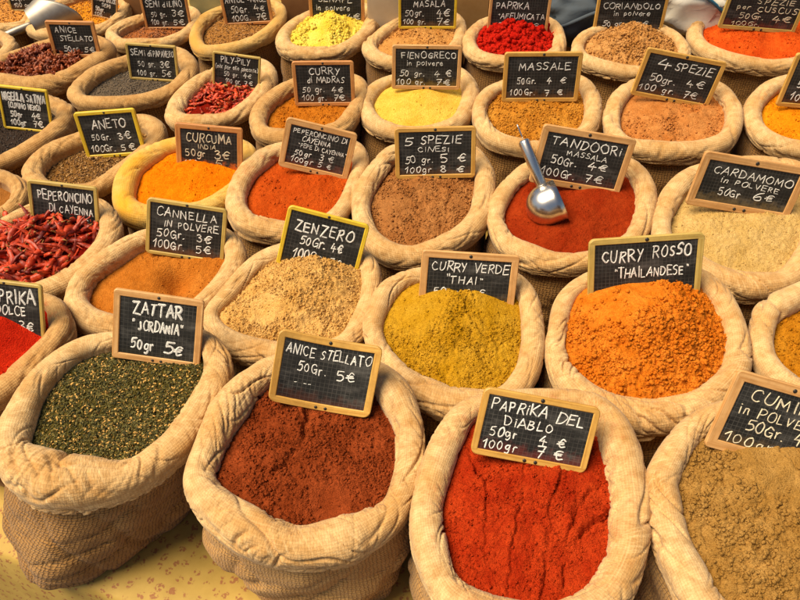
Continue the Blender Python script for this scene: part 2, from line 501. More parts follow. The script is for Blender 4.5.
def heap_fn(M, h, seed):
    rs = np.random.default_rng(seed)
    d = h.get('d', 0.014); m = h.get('m', 0.0); pw = h.get('p', 1.0)
    A = h.get('amp', (0.008, 0.003, 0.0009))
    ox, oy = rs.random(2) * 50
    cpx = h.get('peak')
    pk = None
    if cpx:
        q = hit(cpx[0], cpx[1], M.c0, M.N)[0]; pk = q[:2]
    smooth = [(hit(a, b, M.c0, M.N)[0][:2], c / FPX * np.linalg.norm(M.c0 - CAM), e) for a, b, c, e in h.get('dents', [])]
    cracks = []
    for line, w, dep in h.get('cracks', []):
        cracks.append((np.array([hit(a, b, M.c0, M.N)[0][:2] for a, b in line]), w, dep))
    lumps = []
    if h.get('lumps'):
        nl, r0, r1 = h['lumps']
        for _ in range(nl):
            a = rs.random() * 2 * np.pi; q = math.sqrt(rs.random()) * 0.97
            rr = np.interp(a - np.pi, M.ang, M.rad)
            lumps.append((M.cent[0] + math.cos(a - np.pi) * rr * q, M.cent[1] + math.sin(a - np.pi) * rr * q, r0 + (r1 - r0) * rs.random() ** 2.5))
    def f(x, y, micro=True):
        rho, rr, tt = radial(M, x, y)
        if pk is not None:
            # shift the crest
            e = np.clip(1 - rho ** 2, 0, 1)
            dd = np.hypot(x - pk[0], y - pk[1]) / (0.9 * np.mean(M.rad))
            mound = m * e * (0.45 + 0.75 * np.exp(-dd ** 2 * 1.6))
        else:
            mound = m * np.clip(1 - rho ** 2, 0, 1) ** pw
        z = plane_z(M, x, y) - d + mound
        X, Y = x + ox, y + oy
        w = 0.015 * perlin(X * 20, Y * 20 + 5)
        z = z + A[0] * fbm((X + w) * 9, (Y + w) * 9, 3) * np.clip(1.15 - rho, 0.15, 1)
        if micro:
            mid = fbm((X + w) * 55, (Y - w) * 55, 4, 0.6)
            fine = fbm(X * 230, Y * 230, 3, 0.6)
            k = np.clip((1.0 - 0.55 * tt / rr - rho) / 0.10, 0.12, 1)
            for c, rad, e in smooth:
                q = np.hypot(x - c[0], y - c[1]) / rad
                k = k * (1 - 0.85 * np.exp(-q ** 4))
            z = z + (A[1] * mid + 1.5 * A[2] * fine) * k
            if h.get('billow'):
                b = np.abs(perlin(X * h['billow'][0], Y * h['billow'][0])) + 0.5 * np.abs(perlin(X * 2.1 * h['billow'][0] + 3, Y * 2.1 * h['billow'][0]))
                z = z + h['billow'][1] * (b * 1.6) * k
        for c, rad, e in smooth:
            q = np.hypot(x - c[0], y - c[1]) / rad
            z = z + e * np.exp(-q ** 2)
        for P, w_, dep in cracks:
            best = np.full(np.shape(x), 9.0); side = np.zeros(np.shape(x))
            wob = 0.006 * perlin(X * 22, Y * 22) + 0.0040 * perlin(X * 60, Y * 60) + 0.002 * perlin(X * 160, Y * 160)
            dep = dep * np.clip(0.85 + 1.1 * perlin(X * 24 + 9, Y * 24), 0.15, 1.5)
            for a, b in zip(P[:-1], P[1:]):
                ab = b - a; L2 = ab @ ab
                t = np.clip(((x - a[0]) * ab[0] + (y - a[1]) * ab[1]) / L2, 0, 1)
                cx_ = x - a[0] - t * ab[0]; cy_ = y - a[1] - t * ab[1]
                sd = (cx_ * ab[1] - cy_ * ab[0]) / math.sqrt(L2) + wob
                dist = np.hypot(np.hypot(cx_, cy_) , 0) 
                dist = np.where((t > 0) & (t < 1), np.abs(sd), dist)
                u = dist < best
                best = np.where(u, dist, best); side = np.where(u, sd, side)
            z = z - dep * np.exp(-(best / w_) ** 2) + dep * 0.7 * np.exp(-(np.maximum(side, 0) / (w_ * 7)) ** 2) * np.exp(-(best / (w_ * 9)) ** 2) * (side > 0)
        for lx, ly, lr in lumps if micro else []:
            q = (x - lx) ** 2 + (y - ly) ** 2
            k = q < lr * lr
            if k.any():
                hh = np.sqrt(np.maximum(lr * lr - q, 0)) * 0.95 - lr * 0.15
                z = z + np.where(k, np.maximum(hh, 0) * (0.6 + 0.4 * perlin(X * 260, Y * 260)), 0) * (rho < 0.88)
        # tuck the rim of the heap under the cuff
        ri = 1 - 0.75 * tt / rr
        z = z - 0.035 * np.clip((rho - ri) / (1.0 - ri + 1e-6), 0, 1.2)
        return z
    return f

def make_heap(M, h, name, mats, label, cat, seed, step):
    f = heap_fn(M, h, seed)
    x0, y0 = M.C[:, 0].min(), M.C[:, 1].min(); x1, y1 = M.C[:, 0].max(), M.C[:, 1].max()
    xs = np.arange(x0 - step, x1 + 2 * step, step); ys = np.arange(y0 - step, y1 + 2 * step, step)
    X, Y = np.meshgrid(xs, ys, indexing='ij')
    Z = f(X, Y)
    rho, rr, tt = radial(M, X, Y)
    ok = rho < 1.0 - 0.25 * tt / rr
    idx = -np.ones(X.shape, int); idx[ok] = np.arange(ok.sum())
    V = np.stack([X[ok], Y[ok], Z[ok]], 1)
    q = ok[:-1, :-1] & ok[1:, :-1] & ok[1:, 1:] & ok[:-1, 1:]
    F = np.stack([idx[:-1, :-1][q], idx[1:, :-1][q], idx[1:, 1:][q], idx[:-1, 1:][q]], 1)
    base = np.array([M.cent[0], M.cent[1], plane_z(M, M.cent[0], M.cent[1]) - 0.03])
    V = [V - base]; nv = len(V[0]); tris = []; tm = []
    rs = np.random.default_rng(seed + 5)
    A3 = np.concatenate([M.ang - 2 * np.pi, M.ang, M.ang + 2 * np.pi])
    def spread(cnt, qmax):
        a = rs.random(cnt) * 2 * np.pi - np.pi; qq = np.sqrt(rs.random(cnt)) * qmax
        rr = np.interp(a, A3, np.tile(M.rad, 3)) - 0.5 * np.interp(a, A3, np.tile(M.tr, 3))
        return M.cent[0] + np.cos(a) * rr * qq, M.cent[1] + np.sin(a) * rr * qq
    def strew(protos, pf, gx, gy, gz, size, mi, tumble):
        nonlocal nv
        cnt = len(gx)
        which = rs.integers(0, len(protos), cnt)
        P_ = np.stack(protos)[which] * size[:, None, None]
        for ax, amp in ((0, 6.283 if tumble else 1.0), (1, tumble), (2, 6.283)):
            t = (rs.random(cnt) - .5) * amp; co, si = np.cos(t)[:, None], np.sin(t)[:, None]
            i, j = [(1, 2), (0, 2), (0, 1)][ax]
            u, v = P_[..., i].copy(), P_[..., j].copy()
            P_[..., i] = u * co - v * si; P_[..., j] = u * si + v * co
        P_ = P_ + (np.stack([gx, gy, gz], 1) - base)[:, None, :]
        k = P_.shape[1]
        tris.append((pf[None] + (nv + np.arange(cnt) * k)[:, None, None]).reshape(-1, 3))
        tm.append(np.repeat(mi, len(pf)))
        V.append(P_.reshape(-1, 3)); nv += cnt * k
    if h.get('grains'):
        cnt, L, W, nm = h['grains']
        gv, gf = octa(L, W)
        gx, gy = spread(cnt, 0.99)
        gz = f(gx, gy) + W * 0.35
        mi = 1 + np.minimum(nm - 1, (rs.random(cnt) ** 1.7 * nm).astype(int))
        strew([gv], gf, gx, gy, gz, 0.75 + 0.5 * rs.random(cnt), mi, 1.3)
    if h.get('crumbs'):
        cnt, r0, r1 = h['crumbs']
        gx, gy = spread(int(cnt * 1.5), 0.97)
        den = perlin(gx * 16 + seed, gy * 16) * 0.9 + perlin(gx * 45, gy * 45 + seed) * 0.8
        keep = rs.random(len(gx)) < np.clip(0.55 + den * 1.1, 0.10, 1)
        for a_, b_, rad, e in h.get('dents', []):
            q = hit(a_, b_, M.c0, M.N)[0]; rd = rad / FPX * np.linalg.norm(M.c0 - CAM)
            dd = np.hypot(gx - q[0], gy - q[1]) * (1 + .35 * perlin(gx * 30, gy * 30))
            keep &= ~((dd < rd) & (rs.random(len(gx)) > 0.10))
        gx, gy = gx[keep], gy[keep]
        n_ = len(gx)
        size = r0 + (r1 - r0) * rs.random(n_) ** h.get('cpow', 5)
        iv, if_ = ico()
        protos = [iv * (1 + .28 * rs.standard_normal((12, 1))) for _ in range(10)]
        strew(protos, if_, gx, gy, f(gx, gy) + size * 0.25, size, np.zeros(n_, int), 6.283)
    V = np.concatenate(V)
    nq = len(F); T = np.concatenate(tris) if tris else np.zeros((0, 3), int); nt_ = len(T)
    me = bpy.data.meshes.new(name)
    me.vertices.add(len(V)); me.vertices.foreach_set('co', V.astype(np.float32).ravel())
    me.loops.add(nq * 4 + nt_ * 3)
    me.loops.foreach_set('vertex_index', np.concatenate([F.ravel(), T.ravel()]).astype(np.int32))
    me.polygons.add(nq + nt_)
    me.polygons.foreach_set('loop_start', np.concatenate([np.arange(nq) * 4, nq * 4 + np.arange(nt_) * 3]).astype(np.int32))
    me.polygons.foreach_set('use_smooth', np.ones(nq + nt_, dtype=bool))
    for m_ in mats: me.materials.append(m_)
    me.polygons.foreach_set('material_index', np.concatenate([np.zeros(nq, int)] + tm).astype(np.int32))
    me.update(calc_edges=True); me.validate()
    o = bpy.data.objects.new(name, me); COL.objects.link(o)
    o.location = base
    tag(o, label, cat)
    return f

def ico():
    p = (1 + 5 ** .5) / 2
    v = np.array([(-1, p, 0), (1, p, 0), (-1, -p, 0), (1, -p, 0), (0, -1, p), (0, 1, p), (0, -1, -p), (0, 1, -p), (p, 0, -1), (p, 0, 1), (-p, 0, -1), (-p, 0, 1)]) / math.hypot(1, p)
    f = np.array([(0, 11, 5), (0, 5, 1), (0, 1, 7), (0, 7, 10), (0, 10, 11), (1, 5, 9), (5, 11, 4), (11, 10, 2), (10, 7, 6), (7, 1, 8), (3, 9, 4), (3, 4, 2), (3, 2, 6), (3, 6, 8), (3, 8, 9), (4, 9, 5), (2, 4, 11), (6, 2, 10), (8, 6, 7), (9, 8, 1)])
    return v, f

# ------------------------------------------------------------------ chalk lettering
G = {
 'A': (4, '0,0 2,6 4,0;.8,2.1 3.3,2.2'), 'B': (3.6, '0,0 .1,6;~0,6 2.4,5.8 2.7,4.6 1.8,3.5 .2,3.2;~.2,3.2 2.6,2.9 3.3,1.6 2.3,.2 0,0'),
 'C': (3.6, '~3.5,5.2 2.4,6 .9,5.2 .1,3 .8,.8 2.3,0 3.6,.9'), 'D': (3.8, '.1,0 .2,6;~-.1,6 2,5.6 3.7,3.6 3.2,1.2 1.6,.1 0,0'),
 'E': (3.2, '3.2,6 .1,5.9 0,0 3.2,.1;.1,3.1 2.6,3.2'), 'F': (3.2, '0,0 .1,6 3.2,6;.1,3.2 2.5,3.3'),
 'G': (3.9, '~3.6,5.1 2.3,6 .8,5.1 .1,3 .8,.8 2.3,0 3.7,1.2;3.8,-.3 3.7,2.7 2,2.6'), 'H': (3.8, '0,6 0,0;3.8,6 3.7,0;0,3 3.8,3.1'),
 'I': (.6, '.3,6 .3,0'), 'J': (2.6, '~2.4,6 2.4,1.5 1.6,.1 .4,.2 0,1.2'), 'K': (3.5, '0,6 .1,0;3.3,6 .2,2.8 3.5,0'), 'L': (3, '.1,6 0,0 3,.1'),
 'M': (4.6, '0,0 .5,6 2.3,2 4.1,6 4.6,0'), 'N': (3.8, '0,0 .2,6 3.5,.1 3.8,6'),
 'O': (4, '~2,6 .6,5 0,3 .6,.8 2,0 3.5,.9 4,3 3.4,5.1 2.1,6 1.7,5.9'), 'P': (3.3, '0,0 .2,6;~-.2,5.8 2.2,6 3.2,4.7 2.2,3.1 .2,2.7'),
 'R': (3.5, '0,0 .2,6;~-.2,5.8 2.2,6 3.1,4.7 2.1,3.2 .3,2.9;1.2,3 3.5,0'), 'S': (3.2, '~3.1,5.3 1.9,6 .4,5.2 .6,3.7 2.4,2.7 2.9,1.2 1.6,0 0,.6'),
 'T': (3.6, '0,6 3.6,6;1.9,6 1.7,0'), 'U': (3.6, '~0,6 .1,2 .9,.1 2.3,.1 3.3,1.8 3.5,6'), 'V': (3.6, '0,6 1.8,0 3.6,6'),
 'X': (3.4, '0,6 3.4,0;3.3,6 0,0'), 'Y': (3.4, '0,6 1.8,3;3.5,6 1,-.6'), 'Z': (3.5, '0,5.9 3.4,6 .1,.1 3.6,0'),
 'i': (.8, '.4,4 .4,0;.4,5.5 .45,5.9'), 'n': (2.8, '.1,3.8 .1,0;~.1,2.6 1,3.8 2.2,3.5 2.5,2 2.6,0'), 'p': (2.8, '.2,3.9 0,-2;~.2,3.2 1.4,3.9 2.7,2.8 2.2,.8 .2,.5'),
 'o': (2.8, '~1.4,3.8 .2,3 .2,.9 1.4,0 2.6,.9 2.6,3 1.5,3.8 1.2,3.7'), 'l': (.7, '.35,6 .3,0'), 'v': (2.6, '0,3.8 1.2,0 2.6,3.8'),
 'e': (2.7, '~.2,1.9 2.5,2.2 1.9,3.8 .6,3.3 .1,1.6 1.1,0 2.6,.7'), 'r': (2, '.1,3.8 .2,0;~.2,2.4 1,3.7 2,3.6'), 'd': (2.8, '2.6,6 2.6,0;~2.6,3 1.3,3.7 .1,2 .9,0 2.5,.9'),
 'g': (2.9, '~2.6,3.4 1.2,3.9 .1,2.3 .9,.5 2.4,1.2 2.7,3.6;~2.7,3.8 2.6,0 1.8,-2 .3,-1.6'), 'x': (2.4, '0,3.8 2.4,0;2.4,3.8 0,0'), 'm': (4, '.1,3.8 .1,0;~.1,2.6 .9,3.8 1.8,3 1.9,0;~1.9,2.6 2.8,3.8 3.6,3 3.8,0'),
 'u': (2.7, '~.1,3.8 .2,.8 1.2,0 2.4,1 2.5,3.8;2.5,3.8 2.6,0'), 'c': (2.4, '~2.3,3.2 1.2,3.8 .1,2 1.1,0 2.4,.6'), 't': (2, '1,5.4 1,0;0,3.8 2,3.9'), 'a': (2.8, '~2.5,3 1.3,3.8 .1,2 .9,0 2.4,1;2.6,3.8 2.7,0'),
 's': (2.2, '~2.1,3.4 1,3.8 .3,2.9 1.9,1.3 1.2,0 0,.5'),
 '0': (3.2, '~1.6,6 .3,4.8 .1,2 1.3,0 2.8,1 3.1,4 2,5.9 1.4,5.9'), '1': (2.4, '0,3.6 1.8,6 1.6,0'), '2': (3, '~.1,5 1.4,6 2.8,4.6 1.4,1.6 0,0;0,.1 3,0'),
 '3': (2.8, '~.1,5.5 1.6,6 2.6,4.8 1,3.2;~1,3.2 2.8,2.2 2.3,.3 .9,-.1 0,.7'), '4': (3.2, '1.6,6 0,2.2 3.2,2.4;2.3,4 2.1,-.3'), '5': (3, '3,6 .5,5.8 .3,3.4;~.3,3.4 2,3.6 2.9,2 1.9,.2 0,.3'),
 '6': (2.9, '~2.5,6 1,4.6 .1,2 .9,.1 2.5,.5 2.7,2.3 1.4,3.1 .2,1.8'), '7': (3, '0,5.9 3,6 1.1,-.3;.6,3 2.6,3.2'), '8': (2.9, '~2.4,5.3 1.3,6 .3,4.8 2.3,2.6 2.6,1 1.3,0 .2,1.2 1,2.9 2.4,4.4 2.3,5.4'),
 '€': (3.6, '~3.4,5.2 2.1,5.9 .9,4.6 .7,2.2 1.5,.3 3.4,.8;-.2,3.6 2.9,3.8;-.3,2.4 2.6,2.6'), '.': (.6, '.2,.1 .4,.3'), '-': (2, '0,2.8 2,3'), '"': (1.6, '.2,6.2 .4,5;1.3,6.2 1.5,5'),
 '(': (1.3, '~1.2,6.6 .2,4.6 .1,1.6 1.1,-.6'), ')': (1.3, '~.1,6.6 1.1,4.6 1.2,1.6 .2,-.6'), ' ': (2.2, ''), "'": (.6, '.3,6.2 .2,5'),
}

def smooth_line(P, n=4):
    P = np.asarray(P, float)
    if len(P) < 3: return P
    E = np.vstack([2 * P[0] - P[1], P, 2 * P[-1] - P[-2]])
    out = []
    for i in range(1, len(E) - 2):
        for k in range(n):
            f = k / n
            p0, p1, p2, p3 = E[i - 1], E[i], E[i + 1], E[i + 2]
            out.append(0.5 * ((2 * p1) + (-p0 + p2) * f + (2 * p0 - 5 * p1 + 4 * p2 - p3) * f * f + (-p0 + 3 * p1 - 3 * p2 + p3) * f ** 3))
    out.append(P[-1])
    return np.array(out)

def text_strokes(text, x0, x1, yc, h, rng, slope=0.0):
    """strokes of one hand-written line fitted between x0 and x1, centred on yc, capitals h high"""
    st = []; x = 0.0
    for ch in text:
        w, s = G.get(ch, G.get(ch.upper(), G[' ']))
        jx, jy, js, sk = rng.uniform(-.2, .2), rng.uniform(-.5, .5), rng.uniform(.84, 1.14), rng.uniform(-.08, .16)
        for part in filter(None, s.split(';')):
            sm = part.startswith('~')
            P = np.array([[float(v) for v in p.split(',')] for p in part.lstrip('~').split()])
            P = P + rng.normal(0, .15, P.shape)
            if sm: P = smooth_line(P)
            P = P * js
            P[:, 0] += P[:, 1] * sk + x + jx
            P[:, 1] += jy
            if sm: st.append(P)
            else:                       # lift the chalk at every sharp corner
                for i in range(len(P) - 1):
                    mid = (P[i] + P[i + 1]) / 2 + rng.normal(0, .07, 2)
                    st.append(smooth_line(np.array([P[i], mid, P[i + 1]]), 3))
        x += w + 1.6
    W = max(x - 1.6, 0.1)
    res = []
    for P in st:
        Q = np.empty_like(P)
        Q[:, 0] = x0 + (x1 - x0) * P[:, 0] / W
        Q[:, 1] = yc + (P[:, 1] / 6 - 0.5) * h + slope * (Q[:, 0] - x0)
        res.append(Q)
    return res

def ribbon(P, w, hgt, z0, V, F):
    """raised chalk stroke: flattened half-round section swept along P (x, z in the board's plane)"""
    # resample, round ends
    P = np.asarray(P)
    keep = [0]
    for i in range(1, len(P)):
        if np.hypot(*(P[i] - P[keep[-1]])) > w * 0.25: keep.append(i)
    P = P[keep]
    if len(P) < 2:
        P = np.vstack([P[0] - (w * .4, 0), P[0] + (w * .4, 0)])
    n = len(P)
    t = np.gradient(P, axis=0); t /= (np.linalg.norm(t, axis=1)[:, None] + 1e-9)
    e0 = P[0] - t[0] * w * .45; e1 = P[-1] + t[-1] * w * .45
    P = np.vstack([e0, P, e1]); t = np.vstack([t[0], t, t[-1]])
    nr = np.stack([-t[:, 1], t[:, 0]], 1)
    ws = np.full(len(P), w * .5); ws[0] = ws[-1] = w * .22
    b = len(V)
    for i in range(len(P)):
        for (a, hh) in ((-1, 0), (-.55, 1), (.55, 1), (1, 0)):
            p = P[i] + nr[i] * ws[i] * a
            V.append((p[0], -(z0 + hgt * hh * (1 + 0.02 * i)), p[1]))
    for i in range(len(P) - 1):
        for k in range(3):
            F.append((b + i * 4 + k, b + (i + 1) * 4 + k, b + (i + 1) * 4 + k + 1, b + i * 4 + k + 1))

# ------------------------------------------------------------------ price signs
def rrect(w0, w1, z0, z1, r, k=5):
    pts = []
    for cx, cz, a0 in ((w1 - r, z1 - r, 0), (w0 + r, z1 - r, 90), (w0 + r, z0 + r, 180), (w1 - r, z0 + r, 270)):
        for i in range(k):
            a = R(a0 + 90 * i / (k - 1))
            pts.append((cx + r * math.cos(a), cz + r * math.sin(a)))
    return np.array(pts)

def make_sign(sp, idx):
    rng = np.random.default_rng(900 + idx)
    TL, TR_, BR, BL = [np.array(c, float) for c in sp['c']]
    anchor = np.array(sp.get('a') or (BL + BR) / 2)
    M = MOUTH[sp['k']]; hp = HEAP_SPEC[sp['k']]
    if hp.get('m', 0) > 0.0265:            # stands behind the mound
        P = hit(anchor[0], anchor[1], M.c0 - np.array([0, 0, hp.get('d', .014) + sp.get('dz', .0)]), M.N)[0]
    else:                                  # walk down the line of sight to the heap
        dr = ray(anchor[0], anchor[1]); t0 = hit(anchor[0], anchor[1], M.c0 + np.array([0, 0, .06]), M.N)[1]
        ts = t0 + np.linspace(0, .35, 500)
        pts = CAM + dr * ts[:, None]
        below = pts[:, 2] < HEAP[sp['k']](pts[:, 0], pts[:, 1], False) - sp.get('dz', .002)
        P = pts[int(np.argmax(below))] if below.any() else hit(anchor[0], anchor[1], M.c0, M.N)[0]
    view = P - CAM
    el = math.atan2(-view[2], math.hypot(view[0], view[1]))
    lean = el - R(sp.get('lean', 22))
    N = np.array([math.sin(R(sp.get('yaw', 0))) * math.cos(lean), -math.cos(R(sp.get('yaw', 0))) * math.cos(lean), math.sin(lean)])
    q = [hit(c[0], c[1], P, N)[0] for c in (TL, TR_, BR, BL)]
    u = (q[1] - q[0]) + (q[2] - q[3]); W = np.linalg.norm(u) / 2; u /= np.linalg.norm(u)
    v = np.cross(u, N) * -1
    v = np.cross(N, u); v /= np.linalg.norm(v)
    H = abs(np.dot((q[0] - q[3]) + (q[1] - q[2]), v)) / 2
    c = sum(q) / 4
    if sp.get('hmul'):
        pass
    o = c - v * H / 2
    root = empty('price_sign')
    mw = Matrix(((u[0], -N[0], v[0], o[0]), (u[1], -N[1], v[1], o[1]), (u[2], -N[2], v[2], o[2]), (0, 0, 0, 1)))
    root.matrix_world = mw
    T = 0.007
    bw = sp.get('bw', 0.085) * W                     # width of the frame bars
    bend = sp.get('bend', 0.0)
    def B(vs):
        vs = np.asarray(vs, float).reshape(-1, 3)
        if bend:
            vs = vs.copy(); vs[:, 1] += bend * ((vs[:, 0] / (W / 2)) ** 2)
            vs[:, 2] -= bend * 0.55 * ((vs[:, 0] / (W / 2)) ** 2)
        return vs
    # frame: ring of a rounded outline
    k = 6; sub = 6
    out = rrect(-W / 2, W / 2, 0, H, sp.get('rc', 0.035) * W, k)
    inn = rrect(-W / 2 + bw, W / 2 - bw, bw, H - bw, 0.001, k)
    def dens(L):
        Q = []
        for i in range(len(L)):
            a, b = L[i], L[(i + 1) % len(L)]
            Q.append(a)
            if (i % k) == k - 1:
                for s in range(1, sub): Q.append(a + (b - a) * s / sub)
        return np.array(Q)
    out, inn = dens(out), dens(inn)
    n = len(out)
    ch = 0.0012
    cen = np.array([0, H / 2])
    def shrink(L, d):
        dirn = np.sign(L - cen); return L - dirn * d
    loops = [(out, 0.0), (out, -T + ch), (shrink(out, ch), -T), (shrink(inn, -ch), -T), (inn, -T + ch), (inn, 0.0), (out, 0.0)]
    V = []; F = []; UV = []
    for L, y in loops:
        for p in L: V.append((p[0], y, p[1]))
    for a in range(len(loops) - 1):
        for i in range(n):
            j = (i + 1) % n
            F.append((a * n + i, a * n + j, (a + 1) * n + j, (a + 1) * n + i))
            seg = i // (k + sub - 1); isc = (i % (k + sub - 1)) < (k - 1)
            for vi in F[-1]:
                x, y, z = V[vi]
                horiz = (z > H - bw * .98) or (z < bw * .98)
                mid = (V[F[-1][0]][2] + V[F[-1][1]][2]) / 2
                hz = mid > H - bw * 1.02 or mid < bw * 1.02
                UV.append((x, z + y * .5) if hz else (z + 3, x + y * .5))
    new_mesh('frame', B(V), F, FRAMES[sp.get('fr', 'pine')], root, np.array(UV), smooth=False)
    # slate
    nx = 16
    V = []; F = []
    w0, w1, z0, z1 = -W / 2 + bw - .001, W / 2 - bw + .001, bw - .001, H - bw + .001
    for i in range(nx + 1):
        x = w0 + (w1 - w0) * i / nx
        V += [(x, -T + .0022, z0), (x, -T + .0022, z1)]
    for i in range(nx + 1):
        x = w0 + (w1 - w0) * i / nx
        V += [(x, -.001, z0), (x, -.001, z1)]
    for i in range(nx):
        F.append((i * 2, i * 2 + 2, i * 2 + 3, i * 2 + 1)); k0 = 2 * nx + 2
        F.append((k0 + i * 2, k0 + i * 2 + 1, k0 + i * 2 + 3, k0 + i * 2 + 2))
    uv = np.array([(v_[0] + 2 + idx * .013, v_[2] - bw + 2) for v_ in V])
    new_mesh('slate', B(V), F, SLATE, root, uv).color = (*DUST[sp['k']], 0.8 if sp['k'] == 'curcuma' else 0.16)
    # chalk
    V = []; F = []
    sw, sh = W - 2 * bw, H - 2 * bw
    faint = []
    for ln in sp['t']:
        text, a, b, yc, hh = ln[:5]
        st = text_strokes(text, -W / 2 + bw + a * sw, -W / 2 + bw + b * sw, bw + (1 - yc) * sh, hh * sh * 0.84, rng, ln[5] if len(ln) > 5 else 0.0)
        lw = hh * sh * sp.get('lw', 0.115)
        for s in st:
            ribbon(s, lw * rng.uniform(.72, 1.2), 0.0004 + 0.0004 * rng.random(), T - .0022, V, F)
    if V: new_mesh('chalk_writing', B(V), F, sp.get('chalk', CHALK), root)
    # nail at the top, two at the bottom
    for (x, z) in ((0.0, H - bw * .5), (-0.035 * W, bw * .45), (0.06 * W, bw * .45)):
        r = 0.018 * W * (1 if z > H / 2 else .9)
        V = [(x, -T - .0012, z)]; F = []
        for i in range(8):
            a = i * math.pi / 4
            V.append((x + r * math.cos(a), -T - .0006, z + r * math.sin(a)))
        for i in range(8): 
            V.append((V[1 + i][0], -T + .001, V[1 + i][2]))
        for i in range(8):
            j = (i + 1) % 8
            F.append((0, 1 + i, 1 + j)); F.append((1 + i, 9 + i, 9 + j, 1 + j))
        new_mesh('nail', B(V), F, NAIL, root)
    tag(root, sp['label'], 'price sign', 'chalkboard price signs stuck in the sacks')
    return root
# ------------------------------------------------------------------ the stall's contents
def P(s): return [tuple(float(v) for v in p.split(',')) for p in s.split()]
pm = powder_mat
